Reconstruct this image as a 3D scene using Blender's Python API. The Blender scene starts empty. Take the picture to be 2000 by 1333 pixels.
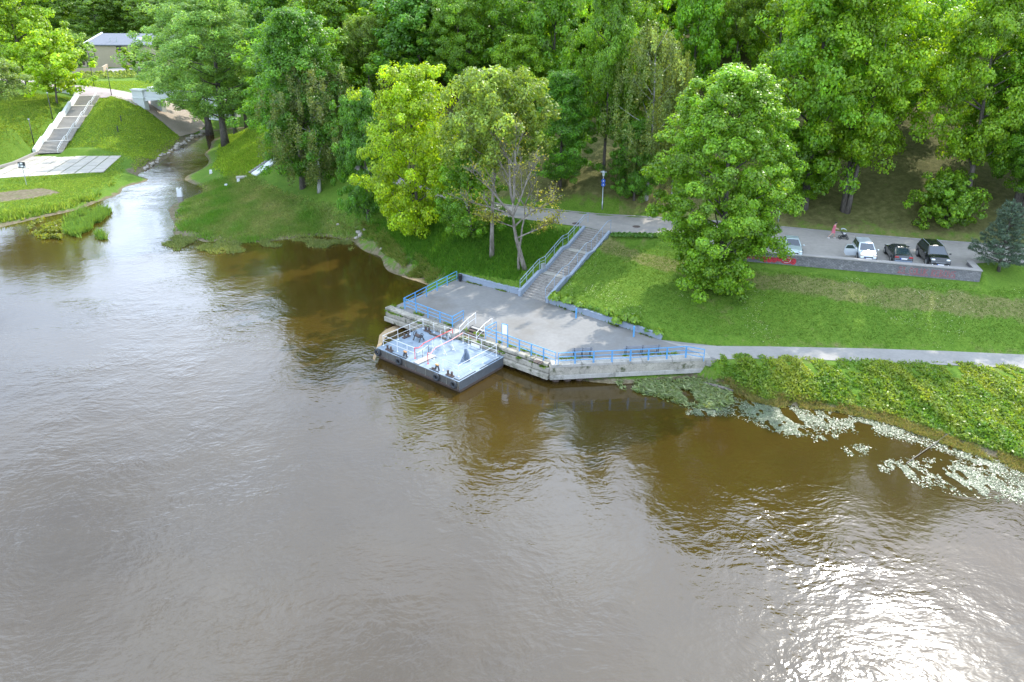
import bpy, bmesh, math, random
import numpy as np
from math import radians, sin, cos, tan, atan2, pi, sqrt
from mathutils import Vector, Matrix

C = bpy.context.scene.collection
rng = np.random.default_rng(7)
random.seed(7)

# ---------------------------------------------------------------- camera, sky, sun
CAM_F, CAM_PY, CAM_TH, CAM_H = 1400.0, 490.0, radians(18.5), 27.5
cd = bpy.data.cameras.new('camera')
cam = bpy.data.objects.new('camera', cd); C.objects.link(cam)
cam.location = (0, 0, CAM_H); cam.rotation_euler = (radians(90) - CAM_TH, 0, 0)
cd.sensor_width = 36; cd.lens = CAM_F / 2000 * 36
cd.shift_y = -(666.5 - CAM_PY) / 2000
cd.clip_start = 0.5; cd.clip_end = 3000
bpy.context.scene.camera = cam

SUN_AZ, SUN_EL = radians(37), radians(46.5)
W = bpy.data.worlds.new('World'); bpy.context.scene.world = W; W.use_nodes = True
nt = W.node_tree; nt.nodes.clear()
def wn(t, **k):
    n = nt.nodes.new(t)
    for a, b in k.items(): setattr(n, a, b)
    return n
sky = wn('ShaderNodeTexSky', sky_type='NISHITA', sun_disc=False, sun_elevation=SUN_EL, sun_rotation=SUN_AZ, altitude=100, air_density=1.0, dust_density=1.5, ozone_density=1.0)
tc = wn('ShaderNodeTexCoord'); sep = wn('ShaderNodeSeparateXYZ'); nt.links.new(tc.outputs['Generated'], sep.inputs[0])
zz = wn('ShaderNodeMath', operation='ADD'); zz.inputs[1].default_value = 0.22; nt.links.new(sep.outputs[2], zz.inputs[0])
zm = wn('ShaderNodeMath', operation='MAXIMUM'); zm.inputs[1].default_value = 0.1; nt.links.new(zz.outputs[0], zm.inputs[0])
dx = wn('ShaderNodeMath', operation='DIVIDE'); nt.links.new(sep.outputs[0], dx.inputs[0]); nt.links.new(zm.outputs[0], dx.inputs[1])
dy = wn('ShaderNodeMath', operation='DIVIDE'); nt.links.new(sep.outputs[1], dy.inputs[0]); nt.links.new(zm.outputs[0], dy.inputs[1])
cmb = wn('ShaderNodeCombineXYZ'); nt.links.new(dx.outputs[0], cmb.inputs[0]); nt.links.new(dy.outputs[0], cmb.inputs[1])
noi = wn('ShaderNodeTexNoise'); noi.inputs['Scale'].default_value = 1.6; noi.inputs['Detail'].default_value = 7; noi.inputs['Roughness'].default_value = 0.6
nt.links.new(cmb.outputs[0], noi.inputs['Vector'])
rmp = wn('ShaderNodeValToRGB'); rmp.color_ramp.elements[0].position = 0.38; rmp.color_ramp.elements[1].position = 0.62
rmp.color_ramp.elements[0].color = (0.35, 0.35, 0.35, 1)
nt.links.new(noi.outputs['Fac'], rmp.inputs[0])
mixc = wn('ShaderNodeMix', data_type='RGBA'); mixc.inputs[7].default_value = (16.0, 19.4, 25.0, 1)     # sunlit cloud, in the sky texture's own units
nt.links.new(rmp.outputs[0], mixc.inputs[0]); nt.links.new(sky.outputs[0], mixc.inputs[6])
bg = wn('ShaderNodeBackground'); bg.inputs['Strength'].default_value = 0.13
nt.links.new(mixc.outputs[2], bg.inputs[0])
wo = wn('ShaderNodeOutputWorld'); nt.links.new(bg.outputs[0], wo.inputs[0])

sd = bpy.data.lights.new('sun', 'SUN'); sd.energy = 4.4; sd.angle = radians(0.5); sd.color = (1.0, 0.95, 0.86)
sun = bpy.data.objects.new('sun', sd); C.objects.link(sun)
sun.rotation_euler = (-(pi / 2 - SUN_EL), 0, -SUN_AZ); sun.location = (60, 80, 90)
vs = bpy.context.scene.view_settings
vs.view_transform = 'Standard'; vs.look = 'None'; vs.exposure = 0.66; vs.gamma = 1; vs.use_curve_mapping = False
bpy.context.scene.cycles.use_denoising = True
bpy.context.scene.cycles.max_bounces = 8
bpy.context.scene.cycles.transparent_max_bounces = 8
bpy.context.scene.cycles.sample_clamp_indirect = 4

# ---------------------------------------------------------------- geometry helpers
def ray(px, py):
    x = (px - 1000) / CAM_F; y = -(py - CAM_PY) / CAM_F
    return np.array([x, cos(CAM_TH) + y * sin(CAM_TH), -sin(CAM_TH) + y * cos(CAM_TH)])
def P(px, py, z=0.0):                      # a point of the survey photo on the level z
    d = ray(px, py); t = (z - CAM_H) / d[2]
    return np.array([d[0] * t, d[1] * t, z])
def DY(px, py, Y):                         # the same at ground distance Y
    d = ray(px, py); t = Y / d[1]
    return np.array([d[0] * t, Y, CAM_H + d[2] * t])
def depth(p): return p[1] * cos(CAM_TH) - (p[2] - CAM_H) * sin(CAM_TH)

class MB:
    def __init__(s): s.v = []; s.f = []; s.m = []
    def add(s, vs_, fs, mi=0):
        o = len(s.v); s.v += [tuple(map(float, p)) for p in vs_]; s.f += [tuple(i + o for i in f) for f in fs]; s.m += [mi] * len(fs); return s
    def box(s, c, d, rz=0, mi=0, taper=1.0):
        x, y, z = d[0] / 2, d[1] / 2, d[2] / 2; cr, sr = cos(rz), sin(rz); vs_ = []
        for k, q in ((-1, 1.0), (1, taper)):
            for a, b in ((-1, -1), (1, -1), (1, 1), (-1, 1)):
                X, Y = a * x * q, b * y * q
                vs_.append((c[0] + X * cr - Y * sr, c[1] + X * sr + Y * cr, c[2] + k * z))
        return s.add(vs_, [(0, 3, 2, 1), (4, 5, 6, 7), (0, 1, 5, 4), (1, 2, 6, 5), (2, 3, 7, 6), (3, 0, 4, 7)], mi)
    def bar(s, p0, p1, w, h=None, mi=0):    # rectangular bar between two points
        h = h or w; p0 = Vector(p0); p1 = Vector(p1); d = (p1 - p0).normalized()
        up = Vector((0, 0, 1)) if abs(d.z) < 0.95 else Vector((0, 1, 0))
        a = d.cross(up).normalized() * (w / 2); b = a.cross(d).normalized() * (h / 2)
        vs_ = [p + a * i + b * j for p in (p0, p1) for i, j in ((-1, -1), (1, -1), (1, 1), (-1, 1))]
        return s.add(vs_, [(0, 1, 2, 3), (7, 6, 5, 4), (0, 4, 5, 1), (1, 5, 6, 2), (2, 6, 7, 3), (3, 7, 4, 0)], mi)
    def tube(s, pts, r, n=6, mi=0, cap=True):
        pts = [Vector(p) for p in pts]; rr = r if hasattr(r, '__len__') else [r] * len(pts); vs_ = []; fs = []
        for i, p in enumerate(pts):
            d = (pts[min(i + 1, len(pts) - 1)] - pts[max(i - 1, 0)]).normalized()
            ref = Vector((1, 0, 0)) if abs(d.x) < 0.8 else Vector((0, 1, 0))
            a = d.cross(ref).normalized(); b = d.cross(a).normalized()
            for k in range(n):
                t = 2 * pi * k / n; vs_.append(p + (a * cos(t) + b * sin(t)) * rr[i])
        for i in range(len(pts) - 1):
            for k in range(n):
                k2 = (k + 1) % n; fs.append((i * n + k, i * n + k2, (i + 1) * n + k2, (i + 1) * n + k))
        if cap: fs.append(tuple(range(n))[::-1]); fs.append(tuple((len(pts) - 1) * n + k for k in range(n)))
        return s.add(vs_, fs, mi)
    def lathe(s, prof, c=(0, 0, 0), n=14, mi=0):
        vs_ = []; fs = []
        for r, z in prof:
            for k in range(n): vs_.append((c[0] + r * cos(2 * pi * k / n), c[1] + r * sin(2 * pi * k / n), c[2] + z))
        for i in range(len(prof) - 1):
            for k in range(n):
                k2 = (k + 1) % n; fs.append((i * n + k, i * n + k2, (i + 1) * n + k2, (i + 1) * n + k))
        fs.append(tuple(range(n))[::-1]); fs.append(tuple((len(prof) - 1) * n + k for k in range(n)))
        return s.add(vs_, fs, mi)
    def prism(s, poly, z0, z1, mi=0):       # poly counter-clockwise; z0/z1 numbers or lists
        n = len(poly); a = z0 if hasattr(z0, '__len__') else [z0] * n; b = z1 if hasattr(z1, '__len__') else [z1] * n
        vs_ = [(p[0], p[1], a[i]) for i, p in enumerate(poly)] + [(p[0], p[1], b[i]) for i, p in enumerate(poly)]
        fs = [tuple(range(n))[::-1], tuple(range(n, 2 * n))] + [(i, (i + 1) % n, n + (i + 1) % n, n + i) for i in range(n)]
        return s.add(vs_, fs, mi)
    def torus(s, c, ax, R_, r_, n=16, m=7, mi=0):
        ax = Vector(ax).normalized(); a = ax.orthogonal().normalized(); b = ax.cross(a); c = Vector(c); vs_ = []; fs = []
        for i in range(n):
            t = 2 * pi * i / n; dr = a * cos(t) + b * sin(t)
            for j in range(m):
                q = 2 * pi * j / m; vs_.append(c + dr * (R_ + r_ * cos(q)) + ax * (r_ * sin(q)))
        for i in range(n):
            for j in range(m):
                fs.append((i * m + j, ((i + 1) % n) * m + j, ((i + 1) % n) * m + (j + 1) % m, i * m + (j + 1) % m))
        return s.add(vs_, fs, mi)
    def ball(s, c, r, n=8, m=6, mi=0, jit=0, rnd=None):
        r = r if hasattr(r, '__len__') else (r, r, r); vs_ = []; fs = []
        def jj(): return 1 + (rnd.uniform(-jit, jit) if rnd else 0)
        vs_.append((c[0], c[1], c[2] - r[2] * jj()))
        for i in range(1, m):
            t = pi * i / m
            for k in range(n):
                q = 2 * pi * k / n; j = jj(); vs_.append((c[0] + r[0] * sin(t) * cos(q) * j, c[1] + r[1] * sin(t) * sin(q) * j, c[2] - r[2] * cos(t) * j))
        vs_.append((c[0], c[1], c[2] + r[2] * jj())); top = len(vs_) - 1
        for k in range(n): fs.append((0, 1 + (k + 1) % n, 1 + k)); fs.append((top, 1 + (m - 2) * n + k, 1 + (m - 2) * n + (k + 1) % n))
        for i in range(m - 2):
            for k in range(n): fs.append((1 + i * n + k, 1 + i * n + (k + 1) % n, 1 + (i + 1) * n + (k + 1) % n, 1 + (i + 1) * n + k))
        return s.add(vs_, fs, mi)
    def build(s, name, mats, parent=None, world=False, smooth=False, bevel=0):
        me = bpy.data.meshes.new(name)
        v = s.v
        if world and parent is not None:
            l = parent.location; v = [(a - l[0], b - l[1], c - l[2]) for a, b, c in v]
        me.from_pydata(v, [], s.f); 
        for m in (mats if isinstance(mats, (list, tuple)) else [mats]): me.materials.append(m)
        if any(s.m): me.polygons.foreach_set('material_index', s.m)
        if smooth: me.polygons.foreach_set('use_smooth', [True] * len(me.polygons))
        me.update()
        o = bpy.data.objects.new(name, me); C.objects.link(o)
        if parent is not None: o.parent = parent
        if bevel:
            b = o.modifiers.new('bevel', 'BEVEL'); b.width = bevel; b.segments = 1; b.limit_method = 'ANGLE'
        return o

def tag(o, label=None, cat=None, group=None, kind=None):
    if label: o['label'] = label
    if cat: o['category'] = cat
    if group: o['group'] = group
    if kind: o['kind'] = kind
    return o
def thing(name, label, cat, loc=(0, 0, 0), rz=0, group=None):
    o = bpy.data.objects.new(name, None); C.objects.link(o); o.empty_display_size = 0.3
    o.location = tuple(map(float, loc)); o.rotation_euler = (0, 0, rz)
    return tag(o, label, cat, group)
def kids(o): return [c for c in C.objects if c.parent is o]
CH = {}
def dup(root, loc, rz=0, label=None, group=None, scale=None, color=None):
    if root.name not in CH: CH[root.name] = [(c, kids(c)) for c in kids(root)]
    r = root.copy(); C.objects.link(r); r.location = tuple(map(float, loc)); r.rotation_euler = (0, 0, rz)
    if scale: r.scale = scale
    if label: r['label'] = label
    if group: r['group'] = group
    for c, gs in CH[root.name]:
        k = c.copy(); C.objects.link(k); k.parent = r
        if color: k.color = color
        for g in gs:
            d = g.copy(); C.objects.link(d); d.parent = k
    return r

def in_poly(x, y, poly):
    x = np.asarray(x, float); y = np.asarray(y, float); r = np.zeros(x.shape, bool); n = len(poly)
    for i in range(n):
        x0, y0 = poly[i][:2]; x1, y1 = poly[(i + 1) % n][:2]
        c = ((y0 > y) != (y1 > y)) & (x < (x1 - x0) * (y - y0) / ((y1 - y0) if y1 != y0 else 1e-9) + x0); r ^= c
    return r
def seg_dist(x, y, pl, closed=False):
    best = np.full(np.shape(x), 1e9); n = len(pl)
    for i in range(n if closed else n - 1):
        a = np.array(pl[i][:2]); b = np.array(pl[(i + 1) % n][:2]); d = b - a; L = d @ d + 1e-12
        t = np.clip(((x - a[0]) * d[0] + (y - a[1]) * d[1]) / L, 0, 1)
        best = np.minimum(best, np.hypot(x - a[0] - t * d[0], y - a[1] - t * d[1]))
    return best
def sstep(a, b, x): t = np.clip((x - a) / (b - a), 0, 1); return t * t * (3 - 2 * t)
_ph = rng.uniform(0, 6.28, (24,)); _dr = rng.uniform(0, 6.28, (24,))
def wnoise(x, y, s=1.0):                   # cheap smooth noise, about -1..1
    r = 0
    for i in range(8):
        f = s * (1.0 + 0.45 * i); r = r + np.sin(f * (x * cos(_dr[i]) + y * sin(_dr[i])) + _ph[i] + 1.3 * np.sin(f * 0.6 * (x * cos(_dr[i + 8]) + y * sin(_dr[i + 8])) + _ph[i + 8])) / (1 + 0.5 * i)
    return r / 2.6

# ---------------------------------------------------------------- materials
def newmat(name):
    m = bpy.data.materials.new(name); m.use_nodes = True; n = m.node_tree.nodes; return m, m.node_tree, n['Principled BSDF']
class NT:
    def __init__(s, t): s.t = t
    def n(s, ty, **k):
        o = s.t.nodes.new(ty)
        for a, b in k.items(): setattr(o, a, b)
        return o
    def l(s, a, b): s.t.links.new(a, b)
    def noise(s, vec, scale, detail=4, rough=0.55):
        o = s.n('ShaderNodeTexNoise'); o.inputs['Scale'].default_value = scale; o.inputs['Detail'].default_value = detail; o.inputs['Roughness'].default_value = rough
        if vec: s.l(vec, o.inputs['Vector'])
        return o.outputs['Fac']
    def ramp(s, fac, stops):
        o = s.n('ShaderNodeValToRGB'); e = o.color_ramp.elements
        while len(e) < len(stops): e.new(0.5)
        for i, (p, c) in enumerate(stops): e[i].position = p; e[i].color = (*c, 1) if len(c) == 3 else c
        s.l(fac, o.inputs[0]); return o.outputs[0]
    def mix(s, fac, a, b, mode='MIX'):
        o = s.n('ShaderNodeMix', data_type='RGBA', blend_type=mode)
        for sock, v in ((o.inputs[0], fac), (o.inputs[6], a), (o.inputs[7], b)):
            if isinstance(v, (int, float)): sock.default_value = v
            elif isinstance(v, tuple): sock.default_value = (*v, 1) if len(v) == 3 else v
            else: s.l(v, sock)
        return o.outputs[2]
    def math(s, op, a, b=0.0):
        o = s.n('ShaderNodeMath', operation=op)
        for sock, v in ((o.inputs[0], a), (o.inputs[1], b)):
            if isinstance(v, (int, float)): sock.default_value = v
            else: s.l(v, sock)
        return o.outputs[0]
    def bump(s, h, strength, dist, bsdf):
        o = s.n('ShaderNodeBump'); o.inputs['Strength'].default_value = strength; o.inputs['Distance'].default_value = dist
        s.l(h, o.inputs['Height']); s.l(o.outputs[0], bsdf.inputs['Normal']); return o
    def wpos(s): return s.n('ShaderNodeNewGeometry').outputs['Position']
    def opos(s): return s.n('ShaderNodeTexCoord').outputs['Object']

def mat(name, col, rough=0.6, var=0.25, scale=3.0, bump=0.0, col2=None, metal=0.0, spec=0.5, world=True, thr=(0.35, 0.7), stain=None):
    m, t, b = newmat(name); k = NT(t); v = k.wpos() if world else k.opos()
    f = k.noise(v, scale, 6, 0.6); c2 = col2 or tuple(x * (1 - var) for x in col)
    c = k.ramp(f, [(thr[0], c2), (thr[1], col)])
    f2 = k.noise(v, scale * 9, 3)
    c = k.mix(0.35 if var else 0.0, c, k.ramp(f2, [(0.3, tuple(x * (1 - var) for x in col)), (0.7, tuple(min(1, x * (1 + var * .6)) for x in col))]))
    if stain:
        c = k.mix(k.ramp(k.noise(v, stain[1], 5, 0.65), [(stain[2], (0, 0, 0)), (stain[2] + 0.15, (1, 1, 1))]), c, stain[0])
    k.l(c, b.inputs['Base Color']); b.inputs['Roughness'].default_value = rough; b.inputs['Metallic'].default_value = metal
    b.inputs['Specular IOR Level'].default_value = spec
    if bump: k.bump(f2, bump, 0.03, b)
    return m

M = {}
M['concrete'] = mat('concrete', (0.36, 0.34, 0.30), 0.9, 0.35, 1.2, 0.4, spec=0.2, stain=((0.13, 0.125, 0.10), 0.9, 0.55))
M['old_concrete'] = mat('weathered_concrete', (0.36, 0.33, 0.27), 0.9, 0.45, 1.0, 0.6, spec=0.2, stain=((0.07, 0.075, 0.04), 1.6, 0.52))
M['dock_floor'] = mat('dock_floor', (0.195, 0.19, 0.18), 0.9, 0.22, 0.35, 0.25, spec=0.2, stain=((0.15, 0.14, 0.125), 0.22, 0.5))
M['asphalt'] = mat('asphalt', (0.30, 0.275, 0.245), 0.92, 0.25, 0.3, 0.3, spec=0.2, stain=((0.22, 0.205, 0.19), 0.25, 0.54))
M['path'] = mat('path', (0.27, 0.255, 0.235), 0.92, 0.2, 0.5, 0.25, spec=0.2)
M['steps'] = mat('steps', (0.27, 0.25, 0.225), 0.9, 0.35, 2.0, 0.3, spec=0.2, stain=((0.11, 0.105, 0.085), 1.1, 0.55))
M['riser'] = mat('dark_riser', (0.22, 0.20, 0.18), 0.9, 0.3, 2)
M['blue_wall'] = mat('blue_grey_wall_paint', (0.235, 0.275, 0.325), 0.8, 0.18, 1.2, 0.15, spec=0.3, stain=((0.15, 0.175, 0.205), 1.2, 0.55))
M['rail_blue'] = mat('blue_rail_paint', (0.085, 0.29, 0.54), 0.45, 0.18, 4, world=True)
M['rail_grey'] = mat('grey_blue_rail', (0.24, 0.31, 0.39), 0.5, 0.12, 4)
M['white'] = mat('white_paint', (0.66, 0.66, 0.65), 0.5, 0.1, 3)
M['plaster'] = mat('white_plaster', (0.60, 0.61, 0.595), 0.8, 0.07, 1, spec=0.2)
M['red'] = mat('red_paint', (0.62, 0.04, 0.05), 0.5, 0.2, 4)
M['pink_red'] = mat('faded_red_paint', (0.70, 0.25, 0.24), 0.5, 0.2, 4)
M['deck'] = mat('deck_paint', (0.20, 0.25, 0.30), 0.65, 0.25, 0.9, 0.15, stain=((0.115, 0.15, 0.185), 1.1, 0.5))
M['hull'] = mat('hull_grey', (0.17, 0.165, 0.135), 0.7, 0.3, 2.0, 0.3, stain=((0.10, 0.07, 0.045), 1.7, 0.5))
M['hull_dark'] = mat('hull_navy', (0.075, 0.082, 0.088), 0.55, 0.3, 1.5, 0.2, stain=((0.10, 0.11, 0.12), 2.2, 0.55))
M['hull_panel'] = mat('hull_panel', (0.085, 0.08, 0.07), 0.7, 0.35, 2.2, 0.3)
M['rust'] = mat('rust_brown', (0.085, 0.06, 0.048), 0.85, 0.3, 2.5, 0.3)
M['rubber'] = mat('rubber', (0.03, 0.033, 0.036), 0.75, 0.3, 5, 0.2)
M['dark_metal'] = mat('dark_metal', (0.05, 0.05, 0.052), 0.5, 0.3, 5)
M['grey_metal'] = mat('grey_metal', (0.28, 0.33, 0.38), 0.45, 0.2, 4, metal=0.2)
M['galv'] = mat('galvanised', (0.42, 0.45, 0.47), 0.4, 0.15, 5, metal=0.5)
M['slate'] = mat('slate_blue_steel', (0.12, 0.16, 0.21), 0.5, 0.3, 4)
M['orange'] = mat('orange_worn', (0.55, 0.27, 0.10), 0.6, 0.3, 8)
M['bench'] = mat('bench_slat', (0.20, 0.21, 0.23), 0.7, 0.25, 4)
M['wood'] = mat('worn_plank', (0.33, 0.31, 0.28), 0.85, 0.25, 3)
M['dark_wood'] = mat('dark_timber', (0.10, 0.08, 0.06), 0.85, 0.35, 3)
M['sign_white'] = mat('sign_white', (0.75, 0.80, 0.82), 0.4, 0.04, 2)
M['black'] = mat('black_plastic', (0.02, 0.021, 0.024), 0.5, 0.2, 4)
M['sign_blue'] = mat('sign_blue', (0.02, 0.09, 0.42), 0.4, 0.05, 2)
M['graffiti'] = mat('graffiti_red', (0.50, 0.03, 0.045), 0.7, 0.3, 6)
M['graffiti_faded'] = mat('graffiti_faded', (0.36, 0.085, 0.095), 0.8, 0.4, 3)
M['graffiti_dark'] = mat('graffiti_dark', (0.10, 0.02, 0.025), 0.7, 0.3, 6)
M['graffiti_grey'] = mat('graffiti_grey', (0.55, 0.5, 0.5), 0.7, 0.2, 6)
M['stone'] = mat('boulder', (0.40, 0.36, 0.31), 0.9, 0.4, 2.5, 0.6, spec=0.2)
M['slab'] = mat('plaza_slab', (0.38, 0.35, 0.30), 0.9, 0.18, 0.6, 0.2, spec=0.2)
M['kerb'] = mat('kerb_stone', (0.30, 0.28, 0.26), 0.9, 0.2, 1.5, 0.3, spec=0.2)
M['pink_path'] = mat('pinkish_path', (0.33, 0.275, 0.26), 0.9, 0.12, 0.5, spec=0.2)
M['cobbles'] = mat('slope_paving', (0.34, 0.28, 0.22), 0.9, 0.3, 3.5, 0.9, spec=0.2)
M['soil'] = mat('soil', (0.12, 0.095, 0.07), 0.95, 0.4, 2.0, 0.8, spec=0.1)
M['foam'] = mat('river_foam', (0.36, 0.26, 0.15), 0.85, 0.35, 2.0, 0.3, spec=0.2)
M['render'] = mat('beige_render', (0.40, 0.33, 0.24), 0.9, 0.1, 1.5, 0.25, spec=0.2)
M['roof'] = mat('roof_felt', (0.13, 0.14, 0.16), 0.8, 0.15, 0.8, 0.2)
M['brown'] = mat('brown_frame', (0.05, 0.03, 0.02), 0.6, 0.2, 4)
M['skin'] = mat('skin', (0.52, 0.33, 0.25), 0.6, 0.05, 5)
M['dress'] = mat('pink_dress', (0.62, 0.16, 0.21), 0.8, 0.15, 8)
M['hair'] = mat('dark_hair', (0.02, 0.014, 0.01), 0.6, 0.2, 10)
M['grey_cloth'] = mat('grey_cloth', (0.42, 0.45, 0.48), 0.85, 0.15, 8)
M['lamp_glass'] = mat('lamp_glass', (0.65, 0.68, 0.68), 0.25, 0.05, 4)

def paint(name, col, metal=0.0, rough=0.25, coat=0.6):
    m, t, b = newmat(name); k = NT(t)
    f = k.noise(k.opos(), 2.2, 4); k.l(k.ramp(f, [(0.3, tuple(x * 0.88 for x in col)), (0.7, col)]), b.inputs['Base Color'])
    b.inputs['Roughness'].default_value = rough; b.inputs['Metallic'].default_value = metal; b.inputs['Coat Weight'].default_value = coat; b.inputs['Coat Roughness'].default_value = 0.06
    return m
M['silver_paint'] = paint('silver_green_paint', (0.40, 0.47, 0.46), 0.35, 0.32)
M['pale_paint'] = paint('pale_silver_paint', (0.48, 0.52, 0.54), 0.3, 0.3)
M['dark_paint'] = paint('dark_grey_paint', (0.028, 0.032, 0.038), 0.2, 0.28)
M['black_paint'] = paint('black_paint', (0.012, 0.014, 0.015), 0.1, 0.2)
M['car_glass'] = paint('car_glass', (0.018, 0.03, 0.04), 0.0, 0.05, 0.8)
M['head_glass'] = paint('headlight_glass', (0.62, 0.64, 0.62), 0.2, 0.15)
M['amber_glass'] = paint('headlight_warm', (0.68, 0.52, 0.38), 0.2, 0.15)
M['tail_glass'] = paint('tail_glass', (0.30, 0.012, 0.018), 0.0, 0.15)
M['window_pane'] = paint('window_pane', (0.34, 0.33, 0.25), 0.0, 0.06)
M['euro_blue'] = mat('plate_blue', (0.03, 0.10, 0.50), 0.5, 0.0, 2)
M['alloy'] = paint('alloy', (0.4, 0.41, 0.42), 0.7, 0.3, 0)

# brick wall of the car park: courses in the surface relief
def brick_mat():
    m, t, b = newmat('car_park_brick'); k = NT(t)
    br = k.n('ShaderNodeTexBrick'); br.offset = 0.5; o = k.opos()
    mp = k.n('ShaderNodeMapping'); mp.inputs['Rotation'].default_value = (radians(90), 0, 0); k.l(o, mp.inputs[0]); k.l(mp.outputs[0], br.inputs['Vector'])
    br.inputs['Scale'].default_value = 1.0; br.inputs['Brick Width'].default_value = 0.27; br.inputs['Row Height'].default_value = 0.13; br.inputs['Mortar Size'].default_value = 0.018; br.inputs['Mortar Smooth'].default_value = 0.4
    br.inputs['Color1'].default_value = (0.13, 0.125, 0.125, 1); br.inputs['Color2'].default_value = (0.22, 0.21, 0.21, 1); br.inputs['Mortar'].default_value = (0.085, 0.08, 0.08, 1)
    n1 = k.ramp(k.noise(o, 0.7, 6, 0.7), [(0.40, (0, 0, 0)), (0.62, (1, 1, 1))])
    c = k.mix(k.math('MULTIPLY', n1, 0.6), br.outputs['Color'], (0.11, 0.11, 0.12))
    n2 = k.ramp(k.noise(o, 1.9, 6, 0.75), [(0.56, (0, 0, 0)), (0.70, (1, 1, 1))])
    c = k.mix(k.math('MULTIPLY', n2, 0.6), c, (0.40, 0.40, 0.40))
    k.l(c, b.inputs['Base Color']); b.inputs['Roughness'].default_value = 0.9; k.bump(br.outputs['Fac'], -0.6, 0.02, b); return m
M['brick'] = brick_mat()

def grass_mat():
    m, t, b = newmat('ground_cover'); k = NT(t); w = k.wpos()
    big = k.noise(w, 0.09, 5, 0.6); mid = k.noise(w, 0.8, 5, 0.65); fine = k.noise(w, 7.0, 3, 0.7)
    a = k.ramp(big, [(0.36, (0.045, 0.100, 0.010)), (0.62, (0.112, 0.170, 0.022))])
    a = k.mix(0.55, a, k.ramp(mid, [(0.32, (0.040, 0.100, 0.008)), (0.52, (0.085, 0.165, 0.015)), (0.72, (0.145, 0.21, 0.03))]))
    a = k.mix(0.45, a, k.ramp(fine, [(0.30, (0.025, 0.075, 0.006)), (0.5, (0.085, 0.16, 0.015)), (0.72, (0.165, 0.235, 0.035))]))
    at = k.n('ShaderNodeAttribute', attribute_name='zone'); s = k.n('ShaderNodeSeparateColor'); k.l(at.outputs['Color'], s.inputs[0])
    def edge(ch, width=0.35, sc=0.9):      # ragged zone borders
        x = k.math('ADD', ch, k.math('MULTIPLY', k.math('SUBTRACT', k.noise(w, sc, 6, 0.7), 0.5), 2.1 * width / 0.35 * 0.8))
        return k.ramp(x, [(0.32, (0, 0, 0)), (0.68, (1, 1, 1))])
    dry = k.ramp(k.noise(w, 2.6, 5, 0.7), [(0.3, (0.10, 0.105, 0.032)), (0.7, (0.21, 0.185, 0.075))])
    a = k.mix(k.math('MULTIPLY', edge(s.outputs[0]), 0.85), a, dry)
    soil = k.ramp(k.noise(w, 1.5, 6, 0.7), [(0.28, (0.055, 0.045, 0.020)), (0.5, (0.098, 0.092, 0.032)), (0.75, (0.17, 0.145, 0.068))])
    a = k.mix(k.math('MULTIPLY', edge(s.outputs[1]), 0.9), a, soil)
    mud = k.ramp(k.noise(w, 1.8, 6, 0.75), [(0.3, (0.06, 0.05, 0.028)), (0.52, (0.14, 0.115, 0.07)), (0.72, (0.22, 0.19, 0.13))])
    a = k.mix(edge(s.outputs[2]), a, mud)
    k.l(a, b.inputs['Base Color']); b.inputs['Roughness'].default_value = 0.95; b.inputs['Specular IOR Level'].default_value = 0.15
    h = k.math('ADD', k.math('MULTIPLY', mid, 1.0), k.math('MULTIPLY', fine, 0.5)); k.bump(h, 0.9, 0.22, b); return m
M['grass'] = grass_mat()

def leaf_mat(name, trans=0.55, rough=0.40, tint=(1.42, 1.26, 1.0), spec=0.5):
    m, t, b = newmat(name); k = NT(t)
    at = k.n('ShaderNodeAttribute', attribute_name='leafcol'); oi = k.n('ShaderNodeObjectInfo')
    c = k.mix(1.0, at.outputs['Color'], oi.outputs['Color'], 'MULTIPLY'); c = k.mix(1.0, c, tint, 'MULTIPLY')
    k.l(c, b.inputs['Base Color']); b.inputs['Roughness'].default_value = rough; b.inputs['Specular IOR Level'].default_value = spec
    tr = k.n('ShaderNodeBsdfTranslucent'); k.l(k.mix(1.0, c, (1.35, 1.25, 0.5), 'MULTIPLY'), tr.inputs[0])
    mx = k.n('ShaderNodeMixShader'); mx.inputs[0].default_value = trans; k.l(b.outputs[0], mx.inputs[1]); k.l(tr.outputs[0], mx.inputs[2])
    k.l(mx.outputs[0], t.nodes['Material Output'].inputs['Surface']); return m
M['leaf'] = leaf_mat('leaf')
M['leaf_soft'] = leaf_mat('soft_leaf', 0.5, 0.45)
M['needle'] = leaf_mat('needle', 0.15, 0.6)
M['blade'] = leaf_mat('grass_blade', 0.5, 0.6, spec=0.2, tint=(1.2, 1.08, 1.0))
M['waxy'] = leaf_mat('waxy_water_leaf', 0.15, 0.36, spec=0.35, tint=(0.9, 0.95, 0.9))

def bark(name, c1, c2, sc=3.0):
    m, t, b = newmat(name); k = NT(t); o = k.opos()
    mp = k.n('ShaderNodeMapping'); mp.inputs['Scale'].default_value = (1, 1, 0.25); k.l(o, mp.inputs[0])
    f = k.noise(mp.outputs[0], sc * 2.5, 6, 0.7); k.l(k.ramp(f, [(0.35, c1), (0.65, c2)]), b.inputs['Base Color']); b.inputs['Roughness'].default_value = 0.95
    b.inputs['Specular IOR Level'].default_value = 0.1; k.bump(f, 0.7, 0.05, b); return m
M['bark'] = bark('grey_bark', (0.055, 0.047, 0.04), (0.16, 0.14, 0.12))
M['bark_pale'] = bark('pale_bark', (0.10, 0.09, 0.07), (0.27, 0.24, 0.20), 2.0)
M['bark_birch'] = bark('birch_bark', (0.08, 0.075, 0.07), (0.55, 0.53, 0.50), 1.6)
M['bark_moss'] = bark('mossy_bark', (0.06, 0.05, 0.03), (0.17, 0.14, 0.04))

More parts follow.
